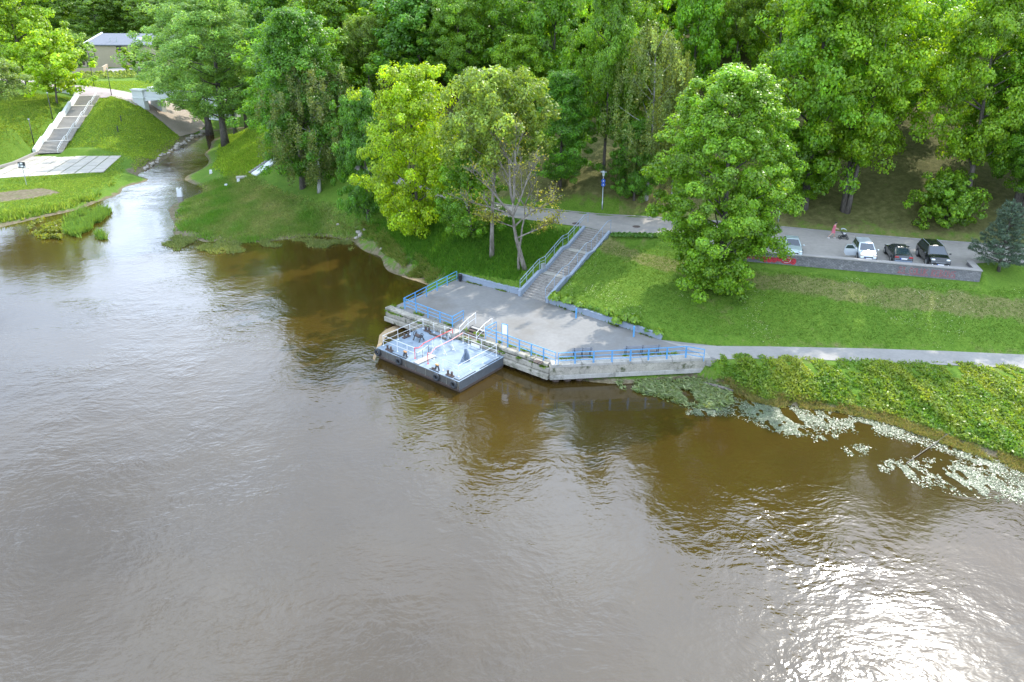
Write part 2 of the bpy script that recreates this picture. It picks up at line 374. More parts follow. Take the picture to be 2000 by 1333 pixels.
def water_mat():
    m, t, b = newmat('river_water'); k = NT(t); w = k.wpos()
    sx = k.n('ShaderNodeMapping'); sx.inputs['Rotation'].default_value = (0, 0, radians(-20)); sx.inputs['Scale'].default_value = (0.75, 1.15, 1.0); k.l(w, sx.inputs[0]); v = sx.outputs[0]
    big = k.noise(w, 0.045, 5, 0.6)
    c = k.ramp(big, [(0.35, (0.032, 0.0195, 0.0035)), (0.65, (0.047, 0.029, 0.005))])
    k.l(c, b.inputs['Base Color'])
    b.inputs['IOR'].default_value = 1.7; b.inputs['Roughness'].default_value = 0.09
    swirl = k.noise(w, 0.10, 4, 0.6)
    dist = k.n('ShaderNodeVectorMath', operation='MULTIPLY_ADD'); nz = k.n('ShaderNodeTexNoise'); nz.inputs['Scale'].default_value = 0.16; nz.inputs['Detail'].default_value = 3; k.l(v, nz.inputs['Vector'])
    k.l(nz.outputs['Color'], dist.inputs[0]); dist.inputs[1].default_value = (3.5, 3.5, 0); k.l(v, dist.inputs[2])
    r1 = k.noise(dist.outputs[0], 1.0, 2, 0.5); r2 = k.noise(dist.outputs[0], 3.0, 2, 0.5); r3 = k.noise(v, 0.28, 2, 0.5)
    amp = k.ramp(swirl, [(0.38, (0.30, 0.30, 0.30)), (0.52, (0.65, 0.65, 0.65)), (0.68, (1.4, 1.4, 1.4))])
    h = k.math('ADD', k.math('MULTIPLY', r1, 0.55), k.math('ADD', k.math('MULTIPLY', r2, 0.55), k.math('MULTIPLY', r3, 0.7)))
    ca_ = k.n('ShaderNodeAttribute', attribute_name='calm').outputs['Fac']
    h = k.math('MULTIPLY', k.math('MULTIPLY', h, amp), k.math('SUBTRACT', 1.0, k.math('MULTIPLY', ca_, 0.80)))
    k.bump(h, 0.5, 0.12, b); return m
M['water'] = water_mat()

# ---------------------------------------------------------------- terrain
CP = []                                    # (px, py, z) survey points
CP += [(a, b, 0.0) for a, b in [(1405, 742), (1480, 782), (1600, 795), (1740, 822), (1840, 858), (1920, 885), (2000, 912), (2150, 960),
       (828, 545), (800, 542), (740, 500), (690, 472), (640, 463), (560, 468), (480, 474), (400, 472), (338, 455), (333, 425), (350, 395), (378, 360), (395, 330), (400, 300), (432, 268), (452, 252),
       (418, 256), (385, 275), (350, 290), (300, 322), (272, 345), (240, 368), (190, 395), (130, 415), (60, 430), (0, 445), (-120, 460)]]
CP += [(a, b, -1.3) for a, b in [(500, 560), (380, 540), (250, 480), (650, 540), (100, 560), (-100, 600), (1000, 850), (1300, 840), (1450, 850), (1700, 900), (1900, 990), (1000, 1150), (300, 800), (300, 1150), (1700, 1200), (700, 700), (310, 400)]]
CP += [(a, b, -0.5) for a, b in [(340, 345), (375, 300), (415, 270)]]
CP += [(450, 440, .32), (560, 430, .75), (640, 442, .55), (400, 440, .25), (420, 400, .6), (530, 395, 1.5), (700, 440, 1.4), (745, 470, 1.3), (800, 500, 1.5), (860, 500, 2.3), (890, 530, 1.9),
       (950, 520, 2.6), (820, 440, 3.6), (740, 410, 3.2), (620, 380, 2.5), (470, 300, 3.2), (520, 320, 3.6), (455, 350, 1.2), (500, 345, 2.3), (480, 258, 4.0), (540, 270, 5.5), (600, 330, 4.2), (960, 470, 4.6), (1020, 528, 3.2),
       (1010, 573, 2.25), (900, 541, 2.2), (1085, 585, 2.3), (1180, 620, 2.25), (1290, 655, 2.1), (1300, 520, 4.35), (1200, 520, 4.0), (1150, 540, 3.4), (1450, 600, 3.1), (1600, 610, 3.2), (1800, 620, 3.2),
       (1500, 519, 5.0), (1700, 540, 5.0), (1905, 552, 5.0), (1950, 545, 5.1), (1420, 515, 5.0), (1350, 500, 4.9), (1300, 672, 1.7), (1500, 676, 1.65), (1700, 681, 1.65), (2000, 692, 1.65), (2000, 722, 1.6), (1700, 706, 1.6), (1450, 704, 1.6),
       (1800, 770, 1.0), (1600, 750, 1.0), (2000, 800, 1.0), (1450, 735, .8)]
CP += [(a, b, 5.7) for a, b in [(847, 372), (900, 395), (990, 410), (1087, 420), (1170, 435), (1290, 440), (1400, 450), (1520, 450), (1660, 462), (1790, 475), (1918, 482), (2000, 492), (1520, 500), (1700, 515), (1870, 525), (1960, 510)]]
CP += [(0, 348, 1.4), (237, 304, 1.5), (80, 299, 1.5), (150, 330, 1.5), (40, 400, .8), (120, 400, .6), (200, 370, .8), (250, 340, .9), (285, 310, 1.2), (190, 192, 8.9), (150, 188, 9.0), (225, 200, 8.2), (275, 205, 7.0), (260, 262, 3.6), (340, 262, 1.6), (200, 250, 5.2), (110, 250, 5.0), (60, 270, 4.6), (0, 300, 4.4), (100, 190, 9.0), (40, 180, 9.5), (240, 183, 9.0), (-60, 250, 7)]
WP = [(0, 5, -1.6), (-60, 15, -1.6), (70, 5, -1.6), (-110, 60, -1.5), (-180, 90, -1.3), (110, 20, -1.5), (0, -60, -2), (-100, -60, -2), (100, -60, -2), (-220, 130, 1.5), (-170, 120, 1.0), (60, 47, 1.3), (80, 40, .6), (100, 60, 5.7), (100, 45, 1.8), (60, 58, 5.0),
      (8, 80, 7.6), (25, 80, 8.6), (45, 75, 9.0), (30, 95, 14), (10, 95, 12), (-8, 98, 11), (60, 88, 14), (30, 115, 21), (5, 125, 20), (60, 115, 24), (-25, 112, 11), (-30, 130, 14), (-45, 150, 14), (-10, 150, 25), (30, 150, 29), (80, 150, 31), (-40, 190, 24), (20, 200, 36), (100, 90, 14), (110, 130, 27),
      (-95, 185, 9.0), (-110, 200, 9.3), (-125, 225, 9.8), (-100, 235, 9.8), (-150, 235, 10), (-140, 200, 9.6), (-150, 170, 10), (-180, 200, 12), (-80, 200, 8.8), (-65, 205, 8.5), (-60, 240, 11), (-100, 290, 17), (-150, 300, 19), (-200, 290, 19), (-60, 300, 24), (0, 280, 38), (-120, 350, 34), (-220, 360, 34), (0, 360, 45), (100, 250, 42), (120, 350, 46), (-55, 175, 3.5), (-55, 190, 6)]
_c = np.array([[*P(*q)[:2], q[2]] for q in CP] + [list(q) for q in WP])
_S = 40.0
def _phi(r2): return 0.5 * r2 * np.log(r2 + 1e-12)
def _fit():
    xy = _c[:, :2] / _S; n = len(_c)
    K = _phi(((xy[:, None] - xy[None]) ** 2).sum(-1)) + np.eye(n) * 1e-4
    A = np.zeros((n + 3, n + 3)); A[:n, :n] = K; A[:n, n] = 1; A[:n, n + 1:] = xy; A[n:, :n] = A[:n, n:].T
    return np.linalg.solve(A, np.r_[_c[:, 2], 0, 0, 0])
_w = _fit()
def T0(x, y):
    x = np.clip(np.atleast_1d(np.asarray(x, float)), -235, 125); y = np.clip(np.atleast_1d(np.asarray(y, float)), -60, 365)
    out = np.empty(x.shape).ravel(); xf = x.ravel() / _S; yf = y.ravel() / _S; n = len(_c); cx = _c[:, 0] / _S; cy = _c[:, 1] / _S
    for i in range(0, len(xf), 20000):
        a = xf[i:i + 20000, None]; b = yf[i:i + 20000, None]
        out[i:i + 20000] = _phi((a - cx) ** 2 + (b - cy) ** 2) @ _w[:n] + _w[n] + _w[n + 1] * a[:, 0] + _w[n + 2] * b[:, 0]
    return out.reshape(x.shape)

DECK_Z, PARK_Z, PATH_Z, PLAZA_Z = 1.6, 5.7, 1.62, 1.5
PX = lambda pts, z: [P(a, b, z) for a, b in pts]
DOCK = PX([(751, 600), (1075, 713), (1370, 699), (1405, 703), (1400, 676), (1290, 664), (1070, 592), (1018, 577), (895, 545), (877, 548)], DECK_Z)
PATH = PX([(1288, 664), (1330, 673), (1400, 676), (1500, 677), (1700, 681), (1850, 686), (2000, 693), (2300, 712), (2300, 744), (2000, 720), (1800, 711), (1600, 703), (1450, 700), (1403, 703)], PATH_Z)
ROAD = PX([(700, 320), (780, 345), (847, 370), (930, 393), (1010, 405), (1087, 412), (1168, 420), (1290, 427), (1400, 434), (1517, 444), (1652, 457), (1792, 469), (1918, 478), (2100, 490), (2300, 505), (2300, 545), (2000, 518), (1940, 512), (1905, 515), (1908, 534),
           (1700, 517), (1490, 501), (1440, 498), (1380, 482), (1300, 462), (1240, 456), (1192, 455), (1140, 443), (1125, 442), (1074, 435), (990, 424), (898, 405), (836, 386), (770, 358), (690, 330)], PARK_Z)
PLAZA = PX([(-260, 372), (0, 349), (90, 345), (180, 337), (203, 330), (215, 322), (239, 304), (160, 306), (110, 308), (115, 301), (75, 299), (40, 314), (0, 327), (-260, 345)], PLAZA_Z)
ST_B = (P(1018, 577, DECK_Z) + P(1070, 592, DECK_Z)) / 2
ST_T = np.array([8.95, 71.9, PARK_Z]); ST_W = 2.75
_sd = (ST_T - ST_B)[:2]; ST_L = float(np.linalg.norm(_sd)); ST_D = _sd / ST_L; ST_N = np.array([-ST_D[1], ST_D[0]])
FS_B = P(97, 300, PLAZA_Z); FS_T = P(176, 187, 9.0); FS_W = 4.3
_fd = (FS_T - FS_B)[:2]; FS_L = float(np.linalg.norm(_fd)); FS_D = _fd / FS_L; FS_N = np.array([-FS_D[1], FS_D[0]])

def T(x, y):
    x = np.atleast_1d(np.asarray(x, float)); y = np.atleast_1d(np.asarray(y, float)); z = T0(x, y)
    z = z + np.where(z > 0.5, 0.06 * wnoise(x, y, 0.7), 0.03 * wnoise(x, y, 1.2))
    z = np.where(y < 25, np.minimum(z, -1.2), z)
    def flat(z, poly, lv, w):
        ins = in_poly(x, y, poly); d = np.where(ins, 0, seg_dist(x, y, poly, True)); k = 1 - sstep(0.1, w, d)
        return z * (1 - k) + lv * k
    near = (y < 120) & (y > 40) & (x > -60)
    if near.any():
        z = np.where(near, flat(z, ROAD, PARK_Z - 0.03, 1.6), z); z = np.where(near, flat(z, PATH, PATH_Z - 0.03, 1.0), z)
        # below the car-park wall the lawn starts a metre lower
        wl = [P(1425, 508, 5.0), P(1913, 551.5, 5.0)]
        a = wl[0][:2]; d = wl[1][:2] - a; L = np.linalg.norm(d); d = d / L; s_ = (x - a[0]) * d[0] + (y - a[1]) * d[1]; h_ = (x - a[0]) * -d[1] + (y - a[1]) * d[0]
        msk = (s_ > -1) & (s_ < L + 0.2) & (h_ < 0.40); z = np.where(msk, np.minimum(z, 5.0 + np.minimum(h_, 0) * 0.12), z)
        ins = in_poly(x, y, DOCK) | (seg_dist(x, y, DOCK, True) < 0.10); z = np.where(ins, np.minimum(z, 0.9), z)
        t_ = (x - ST_B[0]) * ST_D[0] + (y - ST_B[1]) * ST_D[1]; n_ = np.abs((x - ST_B[0]) * ST_N[0] + (y - ST_B[1]) * ST_N[1])
        z = np.where((t_ > -0.5) & (t_ < ST_L) & (n_ < ST_W / 2 + 0.25), np.minimum(z, DECK_Z - 0.35 + (PARK_Z - DECK_Z) * np.clip(t_ / ST_L, 0, 1) * 0.97), z)
        # lawn meets the cheek walls of the stair just under their tops
        side = (t_ > 0) & (t_ < ST_L) & (n_ >= ST_W / 2 + 0.25) & (n_ < 2.6)
        tgt = DECK_Z + (PARK_Z - DECK_Z) * np.clip(t_ / ST_L, 0, 1) + 0.12; kk = 1 - sstep(1.5, 2.6, n_)
        z = np.where(side, z * (1 - kk) + np.minimum(tgt, PARK_Z) * kk, z)
    far = (y > 95) & (x < -40)
    if far.any():
        z = np.where(far, flat(z, PLAZA, PLAZA_Z - 0.06, 2.0), z)
        t_ = (x - FS_B[0]) * FS_D[0] + (y - FS_B[1]) * FS_D[1]; n_ = np.abs((x - FS_B[0]) * FS_N[0] + (y - FS_B[1]) * FS_N[1])
        ln = PLAZA_Z + (9.0 - PLAZA_Z) * np.clip(t_ / FS_L, 0, 1); kk = (1 - sstep(FS_W / 2 + 0.3, FS_W / 2 + 3.5, n_)) * ((t_ > -0.5) & (t_ < FS_L + 1))
        z = z * (1 - kk) + (ln - 0.25) * kk
    return z
def Ts(x, y): return float(T([x], [y])[0])
def G(px, py, tmin=30, tmax=420):          # where the sight line of a survey pixel meets the ground
    d = ray(px, py); t = np.linspace(tmin, tmax, 900); z = CAM_H + d[2] * t; h = T(d[0] * t, d[1] * t); s_ = z - h
    i = np.argmax(s_ < 0) if (s_ < 0).any() else 899
    if i == 0: i = 1
    a = s_[i - 1] / (s_[i - 1] - s_[i] + 1e-9) if s_[i] < 0 else 0; tt = t[i - 1] + (t[i] - t[i - 1]) * a
    return np.array([d[0] * tt, d[1] * tt, Ts(d[0] * tt, d[1] * tt)])

def axis(parts):
    out = []
    for a, b, st in parts: out += list(np.arange(a, b, st))
    return np.array(out + [parts[-1][1]])
GX = axis([(-700, -240, 40), (-240, -130, 3.0), (-130, -46, 0.9), (-46, -9, 0.42), (-9, 16, 0.24), (16, 52, 0.36), (52, 130, 2.0), (130, 700, 45)])
GY = axis([(-500, 26, 40), (26, 40, 0.9), (40, 48, 0.36), (48, 70, 0.24), (70, 76, 0.36), (76, 150, 0.75), (150, 300, 1.7), (300, 380, 5), (380, 1100, 60)])
XX, YY = np.meshgrid(GX, GY); ZZ = T(XX.ravel(), YY.ravel()).reshape(XX.shape)
def grid_mesh(name, X, Y, Z):
    ny, nx = X.shape; me = bpy.data.meshes.new(name); v = np.stack([X, Y, Z], -1).reshape(-1, 3)
    i = np.arange((ny - 1) * (nx - 1)); r = i // (nx - 1); c = i % (nx - 1); a = r * nx + c
    f = np.stack([a, a + 1, a + nx + 1, a + nx], -1).astype(np.int32)
    me.vertices.add(len(v)); me.vertices.foreach_set('co', v.ravel()); me.loops.add(f.size); me.loops.foreach_set('vertex_index', f.ravel())
    me.polygons.add(len(f)); me.polygons.foreach_set('loop_start', np.arange(0, f.size, 4, dtype=np.int32)); me.update(calc_edges=True)
    me.polygons.foreach_set('use_smooth', np.ones(len(f), bool)); return me
gm = grid_mesh('ground', XX, YY, ZZ); gm.materials.append(M['grass'])
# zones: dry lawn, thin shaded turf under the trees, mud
zx, zy, zh = XX.ravel(), YY.ravel(), ZZ.ravel()
zone = np.zeros((len(zx), 4)); zone[:, 3] = 1
dry_line = [G(*q) for q in [(1150, 474), (1225, 495), (1360, 530), (1436, 541), (1530, 552), (1640, 568), (1720, 580), (1850, 592), (1990, 605), (2150, 620)]]
zone[:, 0] = np.maximum(0.78 * (1 - sstep(0.5, 2.0, seg_dist(zx, zy, dry_line))), 0.35 * (1 - sstep(0.3, 1.2, seg_dist(zx, zy, PATH, True))))
uphill = (zx > -22) & (zx < 110) & ~in_poly(zx, zy, ROAD)
roadfar = np.interp(zx, [p[0] for p in ROAD[:15]], [p[1] for p in ROAD[:15]])
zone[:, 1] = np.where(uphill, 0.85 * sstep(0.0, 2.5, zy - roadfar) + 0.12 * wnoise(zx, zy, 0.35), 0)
zone[:, 0] = np.maximum(zone[:, 0], np.where(uphill & (zx > 12), 0.62 * (1 - sstep(0.4, 3.0, np.abs(zy - roadfar - 1.2))), 0))
zone[:, 2] = np.where((zy < 200), 0.85 * (1 - sstep(0.03, 0.32, zh)), 0)
mudline = [P(a, b, .3) for a, b in [(695, 462), (730, 480), (765, 512), (800, 532), (850, 548), (890, 552)]]
zone[:, 2] = np.maximum(zone[:, 2], 0.5 * (1 - sstep(0.5, 1.9, seg_dist(zx, zy, mudline))))
stl = [P(a, b, .3) for a, b in [(272, 336), (300, 316), (350, 282), (390, 265)]]
zone[:, 2] = np.maximum(zone[:, 2], 0.8 * (1 - sstep(1.2, 3.0, seg_dist(zx, zy, stl))))
dirt = PX([(-60, 392), (0, 394), (60, 390), (118, 380), (85, 371), (20, 372), (-60, 380)], 0.9)
zone[:, 2] = np.maximum(zone[:, 2], 0.75 * (1 - sstep(0, 1.0, np.where(in_poly(zx, zy, dirt), 0, seg_dist(zx, zy, dirt, True)))))
lw_ = (zy < 76) & (zy > 46) & (zx > 2) & (zh > 1.2); zone[:, 0] = np.maximum(zone[:, 0], np.where(lw_, .34 * np.clip(wnoise(zx, zy, .33) + .25 * wnoise(zx, zy, 1.4), 0, 1.2), 0))
zone[:, 0] = np.maximum(zone[:, 0], np.where((zx < -30) & (zy > 85), .36 * np.clip(wnoise(zx, zy, .16), 0, 1), 0))
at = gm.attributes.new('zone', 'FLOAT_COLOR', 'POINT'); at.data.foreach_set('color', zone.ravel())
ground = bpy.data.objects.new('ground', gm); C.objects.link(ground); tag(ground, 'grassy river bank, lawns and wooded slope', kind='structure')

WX = axis([(-700, -120, 40), (-120, -40, 2), (-40, 45, 0.8), (45, 120, 3), (120, 700, 40)]); WY = axis([(-500, 10, 40), (10, 36, 1.5), (36, 100, 0.8), (100, 190, 2), (190, 420, 25)])
wx, wy = np.meshgrid(WX, WY); wme = grid_mesh('river_water', wx, wy, np.zeros_like(wx)); wme.materials.append(M['water'])
lee = PX([(400, 470), (520, 476), (640, 470), (700, 480), (745, 510), (800, 545), (790, 600), (745, 640), (690, 640), (640, 600), (560, 560), (440, 540)], 0)
wq = wx.ravel(), wy.ravel(); calm = np.where(in_poly(*wq, lee), 1.0, 1 - sstep(0, 5, seg_dist(*wq, lee, True)))
rlee = PX([(900, 760), (1080, 745), (1380, 740), (1480, 785), (1750, 825), (2000, 915), (2000, 980), (1750, 930), (1400, 870), (1100, 820)], 0)
calm = np.maximum(calm, .8 * np.where(in_poly(*wq, rlee), 1.0, 1 - sstep(0, 4, seg_dist(*wq, rlee, True))))
llee = PX([(-250, 470), (0, 446), (130, 420), (230, 405), (240, 440), (190, 500), (150, 580), (60, 620), (-250, 660)], 0); calm = np.maximum(calm, .85 * np.where(in_poly(*wq, llee), 1.0, 1 - sstep(0, 8, seg_dist(*wq, llee, True))))
ca = wme.attributes.new('calm', 'FLOAT', 'POINT'); ca.data.foreach_set('value', calm.astype(np.float32)); wm = bpy.data.objects.new('river_water', wme); C.objects.link(wm)
tag(wm, 'brown rippled river water', kind='structure')

def sheet(name, poly, lift, m, step=0.8, follow=True, z=None, rag=0.0):   # a surface draped on the ground inside a polygon
    xs = [p[0] for p in poly]; ys = [p[1] for p in poly]
    bm = bmesh.new(); vs_ = [bm.verts.new((p[0], p[1], 0)) for p in poly]; bm.faces.new(vs_)
    for ax, lo, hi in ((0, min(xs), max(xs)), (1, min(ys), max(ys))):
        c = lo + step
        while c < hi:
            co = (c, 0, 0) if ax == 0 else (0, c, 0); no = (1, 0, 0) if ax == 0 else (0, 1, 0)
            bmesh.ops.bisect_plane(bm, geom=bm.verts[:] + bm.edges[:] + bm.faces[:], plane_co=co, plane_no=no); c += step
    bmesh.ops.triangulate(bm, faces=[f for f in bm.faces if len(f.verts) > 4])
    x = np.array([v.co.x for v in bm.verts]); y = np.array([v.co.y for v in bm.verts]); h = T(x, y) + lift if z is None else np.full(len(x), z)
    for v, q in zip(bm.verts, h): v.co.z = q
    bmesh.ops.recalc_face_normals(bm, faces=bm.faces[:])
    me = bpy.data.meshes.new(name); bm.to_mesh(me); bm.free()
    if sum(p.normal.z for p in me.polygons) < 0: me.flip_normals()
    me.materials.append(m); o = bpy.data.objects.new(name, me); C.objects.link(o); return o
road = tag(sheet('park_road', ROAD, 0.03, M['asphalt'], 6, z=PARK_Z), 'grey asphalt park road widening into a car park', kind='structure')
path = tag(sheet('river_path', PATH, 0.03, M['path'], 6, z=PATH_Z), 'pale footpath along the river bank', kind='structure')

# ---------------------------------------------------------------- leaves, trunks, trees
def leaf_mesh(name, p, nrm, size, col, m, aspect=0.8, droop=0.25, axis_=None):
    n = len(p); nrm = nrm / (np.linalg.norm(nrm, axis=1, keepdims=True) + 1e-9)
    r = rng.normal(size=(n, 3)) if axis_ is None else axis_ + 0.25 * rng.normal(size=(n, 3)); r[:, 2] -= droop
    d = r - nrm * (r * nrm).sum(1, keepdims=True); d /= np.linalg.norm(d, axis=1, keepdims=True) + 1e-9
    s_ = np.cross(nrm, d); L = np.asarray(size)[:, None]
    fold = nrm * L * rng.uniform(-0.18, 0.05, (n, 1))
    v = np.stack([p - d * L * .5, p + s_ * L * aspect * .5 + fold, p + d * L * .5, p - s_ * L * aspect * .5 + fold], 1).reshape(-1, 3)
    me = bpy.data.meshes.new(name); me.vertices.add(n * 4); me.vertices.foreach_set('co', v.astype(np.float32).ravel())
    me.loops.add(n * 4); me.loops.foreach_set('vertex_index', np.arange(n * 4, dtype=np.int32)); me.polygons.add(n); me.polygons.foreach_set('loop_start', np.arange(0, n * 4, 4, dtype=np.int32))
    me.update(calc_edges=True); a = me.attributes.new('leafcol', 'FLOAT_COLOR', 'POINT')
    c4 = np.ones((n, 4)); c4[:, :3] = col; a.data.foreach_set('color', np.repeat(c4, 4, 0).astype(np.float32).ravel()); me.materials.append(m); return me
def blade_mesh(name, p, h, w, lean, col, m, nb=3):      # pointed blades: one triangle each
    n = len(p); P_ = np.repeat(p, nb, 0); k = n * nb; a = rng.uniform(0, 6.283, k); hh = np.repeat(h, nb) * rng.uniform(.6, 1.1, k); ww = np.repeat(np.broadcast_to(w, (n,)), nb)
    P_ = P_ + np.stack([rng.normal(0, .06, k), rng.normal(0, .06, k), np.zeros(k)], 1)
    t = rng.normal(0, lean, (k, 2)) * hh[:, None]; sx = np.stack([np.cos(a) * ww, np.sin(a) * ww, np.zeros(k)], 1)
    top = P_ + np.stack([t[:, 0], t[:, 1], hh], 1); v = np.stack([P_ - sx, P_ + sx, top], 1).reshape(-1, 3)
    me = bpy.data.meshes.new(name); me.vertices.add(k * 3); me.vertices.foreach_set('co', v.astype(np.float32).ravel()); me.loops.add(k * 3); me.loops.foreach_set('vertex_index', np.arange(k * 3, dtype=np.int32))
    me.polygons.add(k); me.polygons.foreach_set('loop_start', np.arange(0, k * 3, 3, dtype=np.int32)); me.update(calc_edges=True)
    at_ = me.attributes.new('leafcol', 'FLOAT_COLOR', 'POINT'); c4 = np.ones((k, 4)); c4[:, :3] = np.repeat(col, nb, 0); at_.data.foreach_set('color', np.repeat(c4, 3, 0).astype(np.float32).ravel()); me.materials.append(m); return me
def leafcols(n, base, var=0.28, yellow=0.25):
    c = np.array(base)[None] * (1 + rng.normal(0, var, (n, 1))).clip(.45, 1.9); y = rng.uniform(0, 1, (n, 1)) < yellow
    return np.where(y, c * np.array([1.45, 1.2, 0.9]), c)

def crown_clumps(H, R, z0, prof, nb, per, seed, clump_r, lump=0.3, inner=0.5):
    """clump centres grouped on boughs inside an uneven envelope"""
    r = np.random.default_rng(seed); out = []; tips = []
    for i in range(nb):
        t = (i + r.uniform(0, 1)) / nb; t = t ** 0.92; a = i * 2.39996 + r.normal(0, .35)
        rad = prof(t) * R * (1 + lump * r.uniform(-1, .6)); z = z0 + t * (H - z0)
        tip = np.array([cos(a) * rad * .92, sin(a) * rad * .92, z]); tips.append(tip)
        for j in range(per):
            f = inner + (1 - inner) * sqrt(r.uniform(0, 1)); sp = clump_r * 1.35
            out.append(np.array([cos(a) * rad * f, sin(a) * rad * f, z - (1 - f) * 0.5 * R * .5]) + r.normal(0, 1, 3) * np.array([sp, sp, sp * .6]) * (.55 + .45 * f))
    return np.array(out), tips
def make_tree(name, H, R, z0, kind='maple', nb=34, per=8, leaves=95, lsize=0.34, clump_r=0.85, seed=1, base=(0.12, 0.245, 0.026), bark_m='bark', trunk_r=0.28, lump=0.3, twin=0, prof=None, yellow=.2, lean=(0, 0)):
    """returns a thing: trunk (with limbs) + crown"""
    r = np.random.default_rng(seed)
    prof = prof or (lambda t: max(0.12, sin(pi * min(1, (t * .93 + .05)) ** .72) ** .62))
    root = thing(name, 'x', 'tree', (0, 0, 0))
    cl, tips = crown_clumps(H, R, z0, prof, nb, per, seed, clump_r, lump)
    cl[:, 2] = np.clip(cl[:, 2], z0 - 0.5, H - .1)
    ncl = len(cl); n = ncl * leaves
    c = np.repeat(cl, leaves, 0); rad = np.repeat(clump_r * r.uniform(.65, 1.25, ncl), leaves)[:, None]
    u = r.normal(size=(n, 3)); u /= np.linalg.norm(u, axis=1, keepdims=True); f = r.uniform(.35, 1, (n, 1)) ** .6
    if kind in ('maple',):
        off = u * f * rad * np.array([1, 1, .72]); nz = np.array([0, 0, .5]) + u * .85 + r.normal(0, .38, (n, 3)); ax = None
    elif kind == 'birch':                    # hanging strands
        off = u * f * rad * np.array([.55, .55, .5]); off[:, 2] -= r.uniform(0, 1, n) ** 1.2 * 2.4 * rad[:, 0]; nz = np.stack([u[:, 0], u[:, 1], u[:, 2] * .3], 1) + r.normal(0, .5, (n, 3)); ax = np.tile(np.array([[0, 0, -1.4]]), (n, 1))
    elif kind == 'soft':                     # feathery upswept sprays
        off = u * f * rad * np.array([.8, .8, .75]); nz = u * .8 + np.array([0, 0, .35]) + r.normal(0, .6, (n, 3)); ax = u + np.array([0, 0, -.5])
    p = c + off
    ctr = np.array([0, 0, (z0 + H) / 2]); outw = (p - ctr); outw /= np.linalg.norm(outw, axis=1, keepdims=True) + 1e-6
    nz = nz + outw * .35
    ccol = np.repeat((1 + r.normal(0, .16, (ncl, 1))).clip(.6, 1.5), leaves, 0)
    tk = p[:, :1] * 0 + (p[:, 2:3] / H)
    p = p + np.concatenate([tk * lean[0], tk * lean[1], tk * 0], 1)
    sz = lsize * r.uniform(.6, 1.25, n)
    col = leafcols(n, base, .22, yellow) * ccol
    crown = bpy.data.objects.new('crown', leaf_mesh('crown', p, nz, sz, col, M['leaf_soft'] if kind != 'maple' else M['leaf'], 0.85 if kind == 'maple' else (0.45 if kind == 'birch' else .5)))
    C.objects.link(crown); crown.parent = root
    b = MB(); nt_ = 1 + twin
    for q in range(nt_):
        ox = q * .55; pts = []; rr = []
        hh = H * (.9 if q == 0 else .72)
        for i in range(9):
            t = i / 8; pts.append((ox + lean[0] * t * .9 + (q * 1.1 * t) + .22 * sin(3 * t + seed + q), lean[1] * t * .9 + .2 * sin(4 * t + 2 * seed), hh * t - (.25 if i == 0 else 0))); rr.append(trunk_r * (1 - .88 * t) * (1.25 if i == 0 else 1) * (1 if q == 0 else .75))
        b.tube(pts, rr, 8)
    for tip in tips[::2]:
        zb = max(z0 * .75, tip[2] - r.uniform(.25, .5) * R - .5); tb = zb / H
        p0 = Vector((lean[0] * tb * .9, lean[1] * tb * .9, zb)); p1 = Vector((tip[0] + lean[0] * tip[2] / H, tip[1] + lean[1] * tip[2] / H, tip[2]))
        mid = p0.lerp(p1, .5) + Vector((0, 0, -.12 * R * .3)); w = trunk_r * .38 * (1 - .5 * tb)
        b.tube([p0, mid, p0.lerp(p1, .93)], [w, w * .6, w * .2], 5)
    b.build('trunk', M[bark_m], root, smooth=True)
    root['dims'] = (H, R); return root

_low = lambda t: max(.15, (min(1, t / .22) ** .5) * (1 - t) ** .42 * 1.12)
_egg = lambda t: max(.12, sin(pi * min(1, .06 + t * .93) ** .8) ** .55)
_top = lambda t: max(.15, sin(pi * min(1, .04 + t * .94) ** 1.05) ** .6)
_round = lambda t: float(np.interp(t, [0, .1, .3, .5, .75, .9, 1], [.35, .7, .97, 1.02, .76, .45, .15]))
_lawn = lambda t: float(np.interp(t, [0, .12, .28, .45, .6, .8, .92, 1], [.24, .50, .76, 1.0, .98, .72, .42, .12]))
_col = lambda t: max(.2, sin(pi * min(1, .08 + t * .9)) ** .5)
PROTO = {}
PROTO['low1'] = make_tree('maple_tree', 13, 4.6, 0.9, nb=42, per=8, leaves=170, seed=11, prof=_round, lsize=.215, clump_r=.85, trunk_r=.22, twin=1, lump=.14)
PROTO['low2'] = make_tree('maple_tree', 13, 4.6, 1.2, nb=42, per=8, leaves=160, seed=12, prof=_egg, lsize=.22, clump_r=.8, trunk_r=.24)
PROTO['high1'] = make_tree('maple_tree', 19, 5.2, 5.4, nb=42, per=8, leaves=175, seed=21, prof=_egg, lump=.35, trunk_r=.33, lsize=.235, clump_r=.95)
PROTO['high2'] = make_tree('maple_tree', 19, 5.2, 4.4, nb=46, per=8, leaves=172, seed=22, prof=_top, lump=.35, trunk_r=.30, lsize=.235, clump_r=.95, twin=1)
PROTO['high3'] = make_tree('maple_tree', 19, 5.2, 2.4, nb=48, per=8, leaves=168, seed=23, prof=_low, lump=.33, trunk_r=.36, lsize=.235, clump_r=.9)
PROTO['far1'] = make_tree('broadleaf_tree', 18, 5.4, 2.5, nb=34, per=7, leaves=100, seed=31, prof=_egg, lump=.35, lsize=.36, clump_r=1.05)
PROTO['far2'] = make_tree('broadleaf_tree', 18, 5.4, 3.5, nb=34, per=7, leaves=100, seed=32, prof=_low, lump=.4, lsize=.36, clump_r=1.05)
PROTO['birch'] = make_tree('birch_tree', 15, 4.0, 3.2, 'birch', nb=40, per=6, leaves=120, seed=41, prof=_egg, base=(.125, .19, .06), bark_m='bark_birch', trunk_r=.19, lsize=.24, clump_r=.75, yellow=.12, lump=.35)
